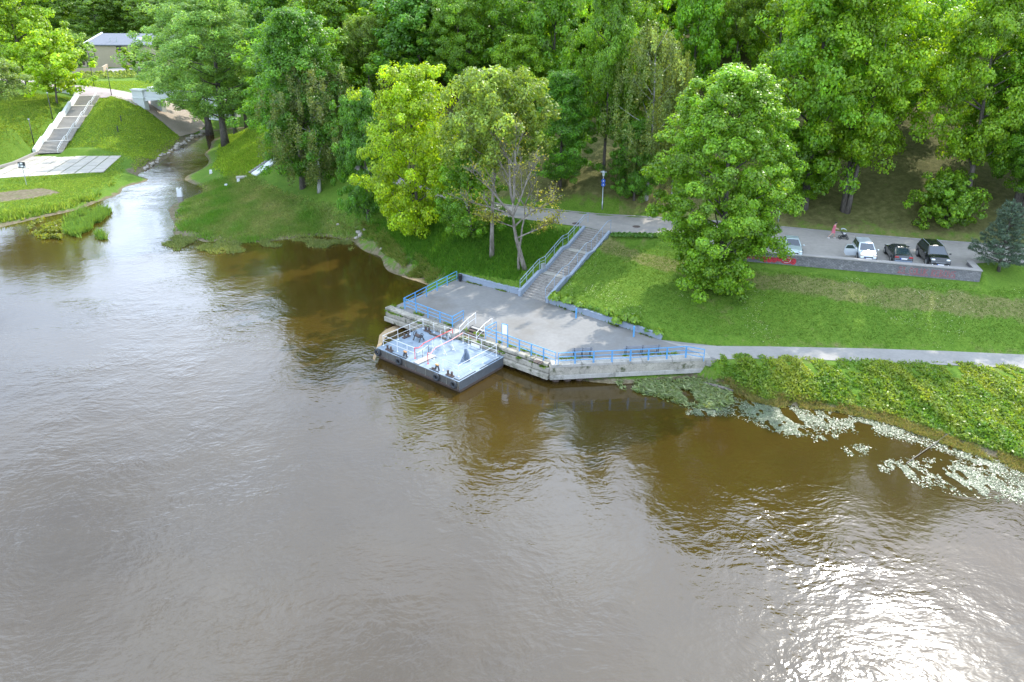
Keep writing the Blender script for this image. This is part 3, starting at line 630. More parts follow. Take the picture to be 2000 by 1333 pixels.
PROTO['soft1'] = make_tree('poplar_tree', 26, 6.5, 6.5, 'soft', nb=56, per=8, leaves=150, seed=51, prof=_egg, base=(.105, .20, .065), trunk_r=.5, lsize=.34, clump_r=1.15, yellow=.1, lump=.42)
PROTO['soft2'] = make_tree('ash_tree', 14, 4.6, 7.8, 'soft', nb=36, per=7, leaves=95, seed=52, prof=_top, base=(.13, .23, .04), bark_m='bark_pale', trunk_r=.2, lsize=.30, clump_r=.8, yellow=.2, lump=.4)
PROTO['young'] = make_tree('young_tree', 9, 3.2, 1.8, nb=24, per=6, leaves=70, seed=61, prof=_egg, lump=.4, trunk_r=.13, lsize=.34, clump_r=.7)
PROTO['column'] = make_tree('columnar_tree', 6, 0.8, 0.7, nb=16, per=4, leaves=45, seed=62, prof=_col, lump=.15, trunk_r=.06, lsize=.3, clump_r=.3)
PROTO['shrub'] = make_tree('leafy_shrub', 5, 3.0, 0.2, nb=26, per=7, leaves=80, seed=63, prof=_low, lump=.3, trunk_r=.08, lsize=.26, clump_r=.6, twin=1)
_used = set()
def plant(kind, base, H, Wd, label, group, tint=(1, 1, 1), rot=None, cat='tree', name=None):
    pr = PROTO[kind]; h0, r0 = pr['dims']; rot = random.uniform(0, 6.28) if rot is None else rot; sc = (Wd / 2 / r0 / .9, Wd / 2 / r0 / .9, H / h0)
    if kind in _used:
        o = dup(pr, base, rot, label, group, sc)
    else:
        if pr.name not in CH: CH[pr.name] = [(c, kids(c)) for c in kids(pr)]
        o = pr; _used.add(kind); o.location = tuple(map(float, base)); o.rotation_euler = (0, 0, rot); o.scale = sc; o['label'] = label; o['group'] = group
    o['category'] = cat
    if name: o.name = name
    for c in kids2(o):
        if c.name.startswith('crown'): c.color = (*tint, 1)
    return o
def kids2(o): return [c for c in o.children]
def spec(kind, bpx, top, l, r, label, group, tint=(1, 1, 1), H=None, Y=None, rot=None, **k):
    """place by what was measured: foot of the trunk, height of the top, width of the crown"""
    if Y is None: b = G(*bpx)
    else:
        q = DY(bpx[0], bpx[1], Y); b = np.array([q[0], q[1], Ts(q[0], q[1])])
    hz = H if H else DY(bpx[0], top, b[1])[2] - b[2]
    mid = b + np.array([0, 0, hz * .55]); w = (r - l) / CAM_F * depth(mid)
    return plant(kind, b - np.array([0, 0, .1]), hz, w, label, group, tint, rot, **k)
# ---- trees along the water and the stairs
GB, GW, GF, GL = 'trees along the river bank', 'trees of the hillside wood', 'trees deep in the wood', 'trees around the stream and the building'
spec('low1', (812, 452), 133, 712, 868, 'rounded yellow-green maple with two thin trunks above the river bank', GB, (1.75, 1.45, .6))
spec('high3', (596, 366), 22, 486, 640, 'tall dark green maple beside the stream mouth, left of the grey birch', GB, (.62, .82, .9))
spec('birch', (622, 376), 112, 572, 716, 'grey-green weeping birch between the dark maple and the yellow-green maple', GB, (.9, .88, .95))
spec('low2', (719, 428), 178, 652, 742, 'dark green maple close behind the left edge of the yellow-green maple', GB, (.6, .82, .95))
spec('soft2', (966, 498), 138, 874, 1072, 'light green ash whose feathery crown rises behind the bare tree', GB, (1.05, 1.0, 1.0))
spec('low2', (918, 462), 290, 868, 965, 'small round green maple left of the bare tree', GB, (.85, 1.0, .8))
# big maple on the lawn
PROTO['lawn'] = make_tree('maple_tree', 18, 5.2, 0.6, nb=78, per=9, leaves=165, seed=77, prof=_lawn, lsize=.215, clump_r=.72, trunk_r=.3, lump=.18, base=(.13, .255, .028))
spec('lawn', (1398, 560), 132, 1284, 1506, 'large bright green maple standing alone on the lawn beside the car park wall', GB, (1.0, 1.08, .9), rot=.6)
# ---- wood on the hillside
spec('high3', (1096, 366), 142, 1022, 1128, 'dark green maple with a bare pale trunk right of the bare tree', GW, (.6, .85, .8))
spec('high1', (1180, 352), -70, 1098, 1196, 'tall maple on a thick leaning trunk behind the street lamp', GW, (.85, .95, .75))
spec('high2', (1222, 330), 60, 1168, 1262, 'fresh green maple left of the weeping birch on the hillside', GW, (1.05, 1.12, .6))
spec('birch', (1262, 388), 42, 1206, 1342, 'tall grey-green weeping birch behind the lawn maple', GW, (.92, .95, .9))
spec('low2', (1238, 388), 232, 1216, 1292, 'small dark maple under the weeping birch beside the park road', GW, (.62, .85, .8))
spec('birch', (1312, 398), 100, 1330, 1385, 'slim birch with a white trunk half hidden by the lawn maple', GW, (.95, .95, .8))
spec('high3', (1566, 404), -130, 1436, 1640, 'broad green maple with a forked dark trunk behind the lamp by the car park', GW, (.95, 1.08, .7))
spec('high2', (1648, 412), -120, 1606, 1816, 'broad yellow-green maple on a pale slanting trunk above the silver hatchback', GW, (1.3, 1.25, .75))
spec('high1', (1878, 418), -60, 1822, 1986, 'light green maple with a pale trunk behind the round shrub', GW, (1.25, 1.2, .8))
spec('high2', (1996, 425), 110, 1946, 2080, 'dark green maple at the right edge behind the pine', GW, (.75, .92, .75))
spec('low1', (1545, 395), 250, 1500, 1600, 'low leafy maple under the broad forked maple', GW, (1.0, 1.1, .6))
spec('shrub', (1842, 434), 338, 1794, 1888, 'round leafy shrub on the shaded slope above the black car', 'shrubs in the park', (.95, 1.0, .9), cat='shrub', name='leafy_shrub')
for kind, bx, Y, top, l, r, lab, tint in [
    ('far1', 640, 124, -30, 590, 716, 'yellow-topped tree behind the dark maple and the grey birch', (1.15, 1.05, .7)),
    ('soft2', 722, 112, 34, 684, 766, 'feathery light green tree between the grey birch and the dark wood', (.95, .95, 1.0)),
    ('far2', 820, 108, -30, 758, 900, 'wide blue-green tree behind the yellow-green maple', (.62, .86, .95)),
    ('high2', 900, 104, -40, 856, 960, 'olive green tree behind the ash crown, its limbs showing', (.9, .98, .8)),
    ('far1', 985, 104, -40, 926, 1034, 'mid green tree above the crown of the ash', (.85, 1.0, .75)),
    ('high3', 1018, 97, 70, 968, 1072, 'yellow-green maple with layered sprays above the bare tree', (1.1, 1.1, .65)),
    ('far2', 1080, 100, -90, 1030, 1140, 'mid green tree behind the tall leaning maple', (.85, 1.0, .75)),
    ('far1', 1228, 104, -70, 1166, 1282, 'pale bright-topped tree above the weeping birch', (1.25, 1.2, 1.0)),
    ('far2', 1352, 98, -110, 1310, 1412, 'bright green tree straight behind the top of the lawn maple', (.95, 1.15, .65)),
    ('soft2', 1432, 100, -40, 1390, 1490, 'airy light green tree with a thin dark trunk behind the lawn maple', (1.0, 1.05, .7)),
    ('far1', 1512, 97, -130, 1470, 1570, 'olive green tree behind the forked maple', (1.0, 1.05, .7)),
    ('far2', 1838, 122, -30, 1786, 1892, 'dark teal tree in the gap between the two broad light green maples', (.5, .76, .8)),
    ('far1', 1990, 104, -20, 1950, 2060, 'green tree behind the maple at the right edge', (.85, 1.0, .7)),
    ('far2', 1730, 112, -60, 1690, 1790, 'light green tree directly behind the broad yellow-green maple', (1.1, 1.12, .7)),
    ('far1', 1605, 108, -60, 1560, 1660, 'green tree between the forked maple and the yellow-green maple', (.9, 1.05, .7)),
    ('far2', 560, 150, -30, 512, 612, 'dark tree at the top left of the wood behind the tall dark maple', (.55, .8, .9))]:
    q = DY(bx, 200, Y); b = np.array([q[0], q[1], Ts(q[0], q[1])]); hz = min(30, max(12, DY(bx, top, Y)[2] - b[2])); m_ = b + np.array([0, 0, hz * .55])
    plant(kind, b - np.array([0, 0, .1]), hz, (r - l) / CAM_F * depth(m_), lab, GW, tint)
rt = random.Random(5)
for y in (114, 128, 144):
    x = -34 + (y - 112) * -.3
    while x < 112:
        xx, yy = x + rt.uniform(-2.5, 2.5), y + rt.uniform(-5, 5); g_ = rt.uniform(.8, 1.2)
        plant(rt.choice(['far1', 'far2']), (xx, yy, Ts(xx, yy) - .2), rt.uniform(15, 21), rt.uniform(9.5, 12.5), 'broadleaf tree deep in the shaded wood on top of the hill', GF, (g_, g_ * 1.08, g_ * .85)); x += rt.uniform(8, 11)
for x, y in [(52, 72), (60, 66), (58, 82), (70, 74), (50, 92), (66, 90), (44, 84)]:  # mostly out of view: trees added to the wood to shade car park and lawn
    plant(rt.choice(['high1', 'high2', 'high3']), (x, y, Ts(x, y) - .1), rt.uniform(16, 20), rt.uniform(9, 11), 'tree added for shade to the wood beyond the right edge of the car park', GF, (.9, 1.05, .75))
# ---- stream and building side
spec('soft1', (414, 268), -40, 272, 436, 'huge soft blue-green poplar leaning over the stream, its trunk mossy yellow', GL, (1.5, 1.5, 1.4), H=33)
spec('soft1', (443, 284), -20, 322, 494, 'tall soft green poplar with a slanting dark trunk on the sunny stream bank', GL, (1.4, 1.45, 1.2), H=29)
spec('soft1', (458, 264), 30, 420, 510, 'slim poplar behind the slanting dark trunk', GL, (1.2, 1.2, 1.0))
spec('soft1', (480, 250), 60, 450, 530, 'small poplar at the foot of the tall dark maple', GL, (1.0, 1.08, .8))
spec('far2', (54, 186), -60, -40, 84, 'tall yellow-green tree at the top left corner above the steps', GL, (1.35, 1.2, .9))
spec('young', (114, 202), 62, 58, 148, 'young lime-green maple beside the head of the white steps', GL, (1.75, 1.5, .8))
spec('young', (78, 168), 48, 58, 132, 'pale silvery tree behind the lime-green maple', GL, (1.7, 1.45, 2.4))
spec('young', (156, 139), 66, 126, 170, 'silvery young tree at the left corner of the beige building', GL, (1.3, 1.2, 2.0))
spec('soft2', (-8, 275), 118, -60, 58, 'silvery willow leaning in from the left edge', GL, (1.0, .95, 1.7))
spec('far1', (20, 168), 20, -40, 66, 'green tree at the left edge behind the silvery willow', GL, (1.1, 1.1, 1.0))
spec('column', (247, 141), 92, 240, 254, 'small columnar tree with bright green foliage before the beige wall', GL, (1.6, 1.35, .6))
spec('column', (266, 138), 95, 256, 275, 'darker small columnar tree beside the right window', GL, (.8, .95, .8))
spec('column', (286, 140), 104, 279, 294, 'small columnar tree right of the beige building corner', GL, (1.6, 1.4, .6))
for i, (bx, Y, hh, w, t) in enumerate([(-60, 282, 22, 17, .55), (30, 285, 22, 17, .5), (110, 290, 20, 16, .5), (190, 284, 18, 17, .45), (262, 288, 19, 17, .45), (335, 280, 22, 17, .5), (410, 280, 22, 17, .6), (480, 265, 22, 16, .7), (540, 240, 20, 14, .7),
        (70, 325, 22, 20, .75), (160, 320, 20, 20, .7), (320, 325, 22, 20, .7), (430, 320, 24, 20, .8), (520, 300, 24, 18, .9), (250, 335, 18, 18, .7), (-40, 330, 22, 20, .75), (400, 225, 15, 12, .85), (465, 200, 15, 10, .95), (520, 195, 16, 11, .9)]):
    q = DY(bx, 60, Y); plant('far1' if i % 2 else 'far2', (q[0], q[1], Ts(q[0], q[1]) - .2), hh, w, 'dark green tree on the far slope behind the beige building and the poplars', 'trees on the far slope', (t * 1.35, t * 1.45, t * 1.45))
for k_, pr in PROTO.items():                # kinds that found no place
    if k_ not in _used:
        for c in kids(pr): bpy.data.objects.remove(c)
        bpy.data.objects.remove(pr)

# ---- the bare, half-dead tree
def bare_tree(base, top):
    r = random.Random(19); root = thing('bare_tree', 'half-dead tree with a forked trunk and bare grey branches beside the stairs', 'tree', base); H = top
    b = MB(); tips = []
    def grow(p, d, L, w, lev, kids_=True):
        pts = [p]; rr = [w]; q = p.copy(); dd = d.copy(); n = 6
        for i in range(n):
            dd = (dd + Vector((r.gauss(0, .09), r.gauss(0, .09), r.gauss(0.015, .05)))).normalized(); q = q + dd * (L / n); pts.append(q.copy()); rr.append(max(.016, w * (1 - .66 * (i + 1) / n)))
        b.tube(pts, rr, 6 if lev < 2 else 4)
        if lev >= 4 or L < .45: tips.append((q.copy(), lev)); return pts
        if kids_:
            for j in range(5 if lev < 3 else 3):
                i = min(n, 2 + j); a = r.uniform(0, 6.28); side = Vector((cos(a), sin(a), r.uniform(-.1, .5))); nd = (dd * .9 + side * r.uniform(.4, .8)).normalized(); grow(pts[i].copy(), nd, L * r.uniform(.36, .55), max(.024, rr[i] * .62), lev + 1)
        tips.append((q.copy(), lev)); return pts
    # two stems leaning left as they rise, then a fan of bare limbs
    st = grow(Vector((.1, 0, -.2)), Vector((-.17, .05, 1)).normalized(), H * .60, .27, 0, False)
    s2 = grow(Vector((-.55, .1, -.2)), Vector((-.06, .1, 1)).normalized(), H * .50, .17, 0, False)
    for k, dx_, dz_, l, w in ((6, -.28, 1, .36, .15), (6, .10, 1, .38, .15), (5, -.75, .75, .34, .14), (5, .42, .95, .34, .13), (5, -.95, .42, .32, .11), (4, .85, .65, .28, .10), (3, .95, .22, .24, .09), (4, -.8, .2, .2, .07)):
        grow(st[k].copy(), Vector((dx_, r.uniform(-.3, .3), dz_)).normalized(), H * l, w, 1)
    for dx_, dz_ in ((.3, 1), (-.5, .8), (.8, .4)): grow(s2[6].copy(), Vector((dx_, r.uniform(-.4, .2), dz_)).normalized(), H * .24, .08, 2)
    b.build('trunk', M['bark_pale'], root, smooth=True)
    pos = []
    for p, lev in tips:
        low = p.z < H * .55
        for _ in range(6 if low else 2): pos.append((p.x + r.gauss(0, .34), p.y + r.gauss(0, .34), p.z + r.gauss(0, .25)))
    pos = np.array(pos); n = len(pos)
    cr = bpy.data.objects.new('crown', leaf_mesh('crown', pos, rng.normal(0, .6, (n, 3)) + np.array([0, 0, .6]), rng.uniform(.12, .26, n), leafcols(n, (.20, .24, .05), .25, .3), M['leaf'], .7)); C.objects.link(cr); cr.parent = root
    root['group'] = GB
_b = G(1024, 527); bare_tree(_b, 13.0)

# ---- pine by the car park
def pine(base, H):
    r = random.Random(3); root = thing('pine_tree', 'small blue-green pine with whorled branches at the right end of the car park', 'tree', base, 0, GB); b = MB(); pos = []; ax = []
    b.tube([(0, 0, -.2), (.03, .02, H * .5), (0, 0, H)], [.16, .09, .02], 7)
    z = .9; lvl = 0
    while z < H - .2:
        n = 6; L = (1 - z / H) ** .75 * 2.7 + .25
        for k in range(n):
            a = 2 * pi * k / n + lvl * .5 + r.gauss(0, .15); l = L * r.uniform(.75, 1.1); up = .12 + .28 * z / H
            e = Vector((cos(a) * l, sin(a) * l, z + l * up)); b.tube([(0, 0, z), (e.x * .55, e.y * .55, z + l * up * .35), tuple(e)], [.05, .03, .012], 4)
            for j in range(int(26 * l)):
                t = r.uniform(.3, 1.02); s_ = r.gauss(0, .20) * l * (1.1 - t) + r.gauss(0, .1); c = Vector((e.x * t - sin(a) * s_, e.y * t + cos(a) * s_, z + l * up * t ** 1.6 + r.gauss(0, .09)))
                for q in range(7): pos.append((c.x + r.gauss(0, .07), c.y + r.gauss(0, .07), c.z + r.gauss(.03, .05))); ax.append((cos(a) + r.gauss(0, .5), sin(a) + r.gauss(0, .5), .8 + r.gauss(0, .5)))
        z += .62 - .2 * z / H; lvl += 1
    for i in range(60): pos.append((r.gauss(0, .08), r.gauss(0, .08), H + r.uniform(-.5, .25))); ax.append((r.gauss(0, .3), r.gauss(0, .3), 1))
    b.build('trunk', M['bark'], root, smooth=True)
    pos = np.array(pos); n = len(pos); cr = bpy.data.objects.new('crown', leaf_mesh('crown', pos, rng.normal(0, 1, (n, 3)), rng.uniform(.16, .32, n), leafcols(n, (.055, .10, .075), .25, .12), M['needle'], .16, 0, np.array(ax))); C.objects.link(cr); cr.parent = root
_b = G(1950, 530); pine(_b, 6.4)

# ---------------------------------------------------------------- quay
A0 = P(751, 600, DECK_Z)[:2]; A1 = P(1075, 713, DECK_Z)[:2]; A2 = P(1372, 699, DECK_Z)[:2]
E1 = (A1 - A0) / np.linalg.norm(A1 - A0); N1 = np.array([-E1[1], E1[0]]); L1 = float(np.linalg.norm(A1 - A0))
E2 = (A2 - A1) / np.linalg.norm(A2 - A1); N2 = np.array([-E2[1], E2[0]]); L2 = float(np.linalg.norm(A2 - A1))
QL = 'paved concrete quay jutting into the river below the stairs'
quay = thing('quay', QL, 'quay', (A1[0], A1[1], 0))
gsC = float((P(917, 652, DECK_Z)[:2] - A0) @ E1); gw = 1.9
def e1(s, n): q = A0 + E1 * s + N1 * n; return (float(q[0]), float(q[1]))
def e2(s, n): q = A1 + E2 * s + N2 * n; return (float(q[0]), float(q[1]))
wallR1 = P(1290, 664, DECK_Z)[:2]; wallR0 = P(1070, 592, DECK_Z)[:2]; wallL1 = P(1018, 577, DECK_Z)[:2]; wallL0 = P(895, 546, DECK_Z)[:2]
K_ = 0.55
backpoly = [tuple(P(1404, 703, DECK_Z)[:2]), tuple(P(1400, 676, DECK_Z)[:2]), tuple(wallR1), tuple(wallR0), tuple(wallL1), tuple(wallL0), tuple(P(888, 548, DECK_Z)[:2])]
front = [e1(0.6, K_), e1(gsC - gw / 2, K_), e1(gsC - gw / 2, 1.9), e1(gsC + gw / 2, 1.9), e1(gsC + gw / 2, K_), e1(L1 - .15, K_ * .6), e2(.3, .1), e2(L2, .1)]
MB().prism(front + backpoly, 0.3, DECK_Z - 0.01).build('quay_body', M['concrete'], quay, world=True)
MB().add([(p[0], p[1], DECK_Z) for p in front + backpoly], [tuple(range(len(front + backpoly)))]).build('paving', M['dock_floor'], quay, world=True)
rr_ = random.Random(2)
s = 0.0; i = 0
while s < L1 - .3:                            # pale edge slabs on the landing side, broken and uneven
    l = rr_.uniform(1.5, 2.1)
    if s + l > L1 - .3: l = L1 - .3 - s
    if not (s < gsC + gw / 2 + .1 and s + l > gsC - gw / 2 - .1):
        z = DECK_Z - (.03 if s > gsC else .10) + rr_.uniform(-.03, .03); c = e1(s + l / 2, K_ / 2 + .12); w = .78 + rr_.uniform(-.06, .05)
        MB().box((c[0], c[1], z - .1), (l - .05, w, .24), atan2(E1[1], E1[0]) + rr_.uniform(-.015, .015)).build('coping_slab', M['old_concrete'], quay, world=True, bevel=.02)
    s += l
s = 0.05
while s < L2 + .6:
    l = min(2.4, L2 + .65 - s); c = e2(s + l / 2, .33)
    MB().box((c[0], c[1], DECK_Z - .09), (l - .03, .92, .24), atan2(E2[1], E2[0])).build('coping_slab', M['concrete'], quay, world=True, bevel=.02); s += l
s = 0.1
while s < L1 - .1:                            # two tiers of beams down the landing side
    l = min(rr_.uniform(2.4, 3.6), L1 - .1 - s); c = e1(s + l / 2, .22 + rr_.uniform(-.03, .03))
    MB().box((c[0], c[1], 1.02), (l - .06, .5, .42), atan2(E1[1], E1[0]) + rr_.uniform(-.008, .008)).build('ledge_beam', M['old_concrete'], quay, world=True, bevel=.03)
    c = e1(s + l / 2, .06); MB().box((c[0], c[1], .55), (l - .03, .62, .44), atan2(E1[1], E1[0])).build('lower_beam', M['old_concrete'], quay, world=True, bevel=.03); s += l
c = e2(L2 / 2 + .1, .14); MB().box((c[0], c[1], 1.10), (L2 + .3, .5, .74), atan2(E2[1], E2[0])).build('front_wall', M['old_concrete'], quay, world=True)
c = e2(L2 / 2 + .1, .10); MB().box((c[0], c[1], .54), (L2 + .3, .56, .36), atan2(E2[1], E2[0])).build('front_beam', M['concrete'], quay, world=True, bevel=.02)
for i in range(13):
    c = e2(.5 + i * .93, .42); MB().lathe([(.30, -1.2), (.30, .37)], (c[0], c[1], 0), 10).build('sheet_pile', M['rust'], quay, world=True, smooth=False)
for i in range(17):
    c = e1(.6 + i * 1.07, .5); MB().lathe([(.30, -1.2), (.30, .34)], (c[0], c[1], 0), 10).build('sheet_pile', M['rust'], quay, world=True)
hatch = P(1054, 712, DECK_Z); MB().box((hatch[0] - .1, hatch[1] + .35, DECK_Z + .02), (.7, .45, .05), atan2(E1[1], E1[0])).build('hatch_cover', M['rust'], quay, world=True)
fl = PX([(1085, 706), (1096, 693), (1103, 699), (1125, 711), (1100, 713)], DECK_Z + .012)

# landing steps between quay and pontoon
lst = thing('landing_steps', 'short brown landing steps with white rails from the quay to the pontoon', 'steps', (*e1(gsC, 1.0), .9), atan2(E1[1], E1[0]))
st_mb = None
for i in range(5):
    o = MB().box((0, .78 - i * .36, .60 - i * .12), (gw - .12, .30, .07)).build('tread', M['rust'] if i else M['wood'], lst)
for sx in (-1, 1): MB().bar((sx * (gw / 2 - .05), .95, .58), (sx * (gw / 2 - .05), -.95, .03), .06, .16).build('stringer', M['dark_metal'], lst)
for sx in (-1, 1):
    b = MB(); x = sx * (gw / 2 - .02); ps = [(x, 1.35, .70), (x, .35, .55), (x, -.75, .12)]
    b.tube([(p[0], p[1], p[2] + 1.0) for p in ps], .03, 6); b.tube([(p[0], p[1], p[2] + .52) for p in ps], .022, 6)
    for p in ps: b.tube([p, (p[0], p[1], p[2] + 1.0)], .028, 6)
    b.build('handrail', M['white'], lst)
MB().box((-gw / 2 - .45, -.62, .42), (.8, 1.5, .5)).build('side_block', M['concrete'], lst, bevel=.03)

# blue railings: every framed panel is a part
def rail_run(label, pts, z, h=1.0, mids=(.66, .34), panels=1, m='rail_blue', posts=True, w=.05, group='blue railings round the quay'):
    a = np.array(pts[0]); root = thing('quay_railing', label, 'railing', (a[0], a[1], z), 0, group)
    for i in range(len(pts) - 1):
        p = np.array(pts[i][:2]); q = np.array(pts[i + 1][:2]); d = (q - p); L = np.linalg.norm(d); d = d / L
        if L < .25: continue
        p = p + d * .035; q = q - d * .035; b = MB()
        b.bar((*p, z + h), (*q, z + h), w, w)
        for f in mids: b.bar((*p, z + h * f), (*q, z + h * f), w * .75, w * .75)
        for e in (p, q): b.bar((*e, z - .02), (*e, z + h + w / 2 - .002), w, w)
        b.build('railing_panel', M[m], root, world=True)
    return root
pw = lambda L_: [P(a, b, DECK_Z)[:2] for a, b in L_]
def lin(a, b, n): a = np.array(a); b = np.array(b); return [a + (b - a) * i / n for i in range(n + 1)]
c0 = P(789, 603, DECK_Z)[:2]; cE = P(893, 548, DECK_Z)[:2]; r2 = P(884, 639.5, DECK_Z)[:2]; r2b = P(906, 627, DECK_Z)[:2]; r3 = P(948, 662, DECK_Z)[:2]; r3b = P(970, 650, DECK_Z)[:2]; r3e = P(1086, 712.5, DECK_Z)[:2]
rail_run('blue railing along the left side of the quay up to the bin', lin(c0, cE, 5), DECK_Z)
rail_run('short blue railing with a return, left of the landing steps', lin(c0 + E1 * .12, r2, 4) + [r2b], DECK_Z)
rail_run('long blue railing from the landing steps past the white notice board', [r3b, r3] + lin(r3, r3e, 6)[1:], DECK_Z)
rail_run('blue railing along the river front of the quay with two benches behind', pw([(1089, 713), (1123, 711), (1159, 709.5), (1195, 708), (1231, 706.5), (1266, 704.5), (1302, 702), (1339, 699.5), (1375, 706)]), DECK_Z)

# notice board, bollards, bin, benches
p = P(980.5, 676, DECK_Z); q = P(993.3, 679, DECK_Z); sg = thing('notice_board', 'white notice board on two blue legs standing at the quay railing', 'sign', p)
d = Vector((*(q - p)[:2], 0)); d.normalize(); w = .52
for e in (0, w): MB().bar((d.x * e, d.y * e, -.02), (d.x * e, d.y * e, 2.0), .05).build('leg', M['rail_blue'], sg)
b = MB()
for z in (1.98, 1.08): b.bar((d.x * .03, d.y * .03, z), (d.x * (w - .03), d.y * (w - .03), z), .045)
b.build('frame', M['rail_blue'], sg); MB().bar((d.x * .03, d.y * .03, 1.53), (d.x * (w - .03), d.y * (w - .03), 1.53), .03, .86).build('board', M['sign_white'], sg)
for (a, b_), lab in (((1125, 622), 'blue steel bollard before the middle of the planted low wall'), ((1237.5, 658), 'blue steel bollard near the right end of the planted low wall')):
    bo = MB().lathe([(.07, -.02), (.07, .93), (.06, .96), (.02, .97)], n=12).build('bollard', M['rail_blue'], smooth=False); bo.location = tuple(P(a, b_, DECK_Z)); tag(bo, lab, 'bollard', 'blue bollards on the quay')
p = P(899, 549.5, DECK_Z); bn = thing('litter_bin', 'black round litter bin in the corner of the quay by the railing', 'litter bin', p)
MB().lathe([(.17, .12), (.19, .16), (.21, .66), (.22, .68), (.22, .72), (.18, .72), (.17, .3)], n=14).build('bucket', M['black'], bn, smooth=True); MB().tube([(0, 0, -.02), (0, 0, .2)], .05, 8).box((0, 0, .01), (.3, .3, .03)).build('stand', M['black'], bn)
def bench(pos, rz, L, label):
    t = thing('bench', label, 'bench', pos, rz, 'benches behind the river railing')
    for k in range(4): MB().box((0, -.19 + k * .125, .45), (L, .10, .04)).build('seat_slat', M['bench'], t)
    for k in range(2): MB().bar((-L / 2, .27 + k * .03, .62 + k * .16), (L / 2, .27 + k * .03, .62 + k * .16), .03, .11).build('back_slat', M['bench'], t)
    for sx in (-1, 0, 1): MB().box((sx * (L / 2 - .15), -.15, .21), (.05, .05, .43)).bar((sx * (L / 2 - .15), .2, 0), (sx * (L / 2 - .15), .30, .86), .05).bar((sx * (L / 2 - .15), -.2, .42), (sx * (L / 2 - .15), .24, .42), .04).build('leg', M['dark_metal'], t)
    return t
zr = atan2(E2[1], E2[0]) + pi
bench((*e2(2.7, 1.25), DECK_Z), zr, 1.6, 'short slatted bench behind the river railing, nearer the quay corner')
bench((*e2(7.5, 1.2), DECK_Z), zr, 2.9, 'long slatted bench behind the river railing, nearer the path')

# low blue-grey walls and the stairs
def wallseg(name, label, a, b, z0, h, th, m='blue_wall', side=1, cat='wall', group=None):
    a = np.array(a[:2]); b = np.array(b[:2]); d = (b - a) / np.linalg.norm(b - a); n = np.array([-d[1], d[0]]) * side * th; t = thing(name, label, cat, (*a, z0), 0, group)
    po = [tuple(a), tuple(b), tuple(b + n), tuple(a + n)]; po = po if side > 0 else po[::-1]
    MB().prism(po, z0 - .4, z0 + h - .06).build('wall_body', M[m], t, world=True)
    k = .035; po2 = [tuple(a - n / th * k), tuple(b - n / th * k), tuple(b + n * (1 + k / th)), tuple(a + n * (1 + k / th))]; po2 = po2 if side > 0 else po2[::-1]
    MB().prism(po2, z0 + h - .06, z0 + h).build('wall_cap', M[m], t, world=True); return t
wallseg('low_wall', 'low blue-grey wall from the bin corner to the foot of the stairs', wallL0, wallL1, DECK_Z, .58, .30)
wallseg('low_wall', 'low blue-grey wall topped with hostas along the back of the quay', wallR0, wallR1, DECK_Z, .52, .30)
STN = 30; LAND = 1.0; TR = (ST_L - 2 * LAND) / STN; RI = (PARK_Z - DECK_Z) / STN
stair = thing('concrete_stairs', 'wide concrete stairs in three flights climbing from the quay to the park road', 'stairs', (*ST_B[:2], DECK_Z), atan2(ST_D[1], ST_D[0]))
prof_pts = [(0, 0)]; step_me = None; t = 0.0; z = 0.0
for f in range(3):
    for i in range(10):
        z += RI
        if step_me is None: o = MB().box((TR / 2 + .05, 0, -.09), (TR + .12, ST_W, .18)).build('step', M['steps'], stair); step_me = o.data
        else: o = bpy.data.objects.new('step', step_me); C.objects.link(o); o.parent = stair
        o.location = (t - .02, random.uniform(-.01, .01), z); t += TR
    prof_pts.append((t, z))
    if f < 2:
        MB().box((t + LAND / 2 + .02, 0, z - .10), (LAND + .1, ST_W, .2)).build('landing', M['concrete'], stair); t += LAND; prof_pts.append((t, z))
for sy, nm in ((1, 'upper'), (-1, 'lower')):
    b = MB(); y0 = sy * (ST_W / 2 + .002); y1 = sy * (ST_W / 2 + .30); pp = [(a - .25, c + .32) for a, c in prof_pts]; pp[0] = (-.35 if sy > 0 else -.1, .56); pp[-1] = (pp[-1][0] + .1, pp[-1][1] - .05)
    for (xa, za), (xb, zb) in zip(pp[:-1], pp[1:]):
        v = [(xa, y0, za - 1.1), (xb, y0, zb - 1.1), (xb, y0, zb), (xa, y0, za), (xa, y1, za - 1.1), (xb, y1, zb - 1.1), (xb, y1, zb), (xa, y1, za)]
        fs = [(0, 1, 2, 3), (7, 6, 5, 4), (3, 2, 6, 7), (0, 3, 7, 4), (1, 5, 6, 2)]
        b.add(v, fs if sy < 0 else [tuple(reversed(g)) for g in fs])
    b.build('cheek_wall', M['blue_wall'], stair)
    b = MB(); y = sy * (ST_W / 2 + .15) if sy > 0 else -(ST_W / 2 - .12); hp = [(a, y, c + .95 + (.25 if sy > 0 else 0)) for a, c in pp]; hp[0] = (hp[0][0] + .2, y, hp[0][2] - .1); zoff = [c + .02 if sy > 0 else c - .35 for a, c in pp]
    hp.append((hp[-1][0] + .7, y, hp[-1][2] + .0))
    b.tube(hp, .032, 6)
    if sy > 0: b.tube([(h[0], h[1], h[2] - .35) for h in hp], .024, 6)
    for k in range(len(pp) - 1):
        n_ = max(1, round((pp[k + 1][0] - pp[k][0]) / 1.25))
        for j in range(n_):
            f = j / n_; x = pp[k][0] + (pp[k + 1][0] - pp[k][0]) * f + .12; zt = hp[k][2] + (hp[k + 1][2] - hp[k][2]) * f; zb = pp[k][1] + (pp[k + 1][1] - pp[k][1]) * f - .4; b.tube([(x, y, zb), (x, y, zt)], .026, 6)
    b.tube([(hp[-1][0], y, hp[-1][2]), (hp[-1][0], y, hp[-1][2] - 1.0)], .03, 6)
    b.build('handrail', M['rail_grey'], stair)
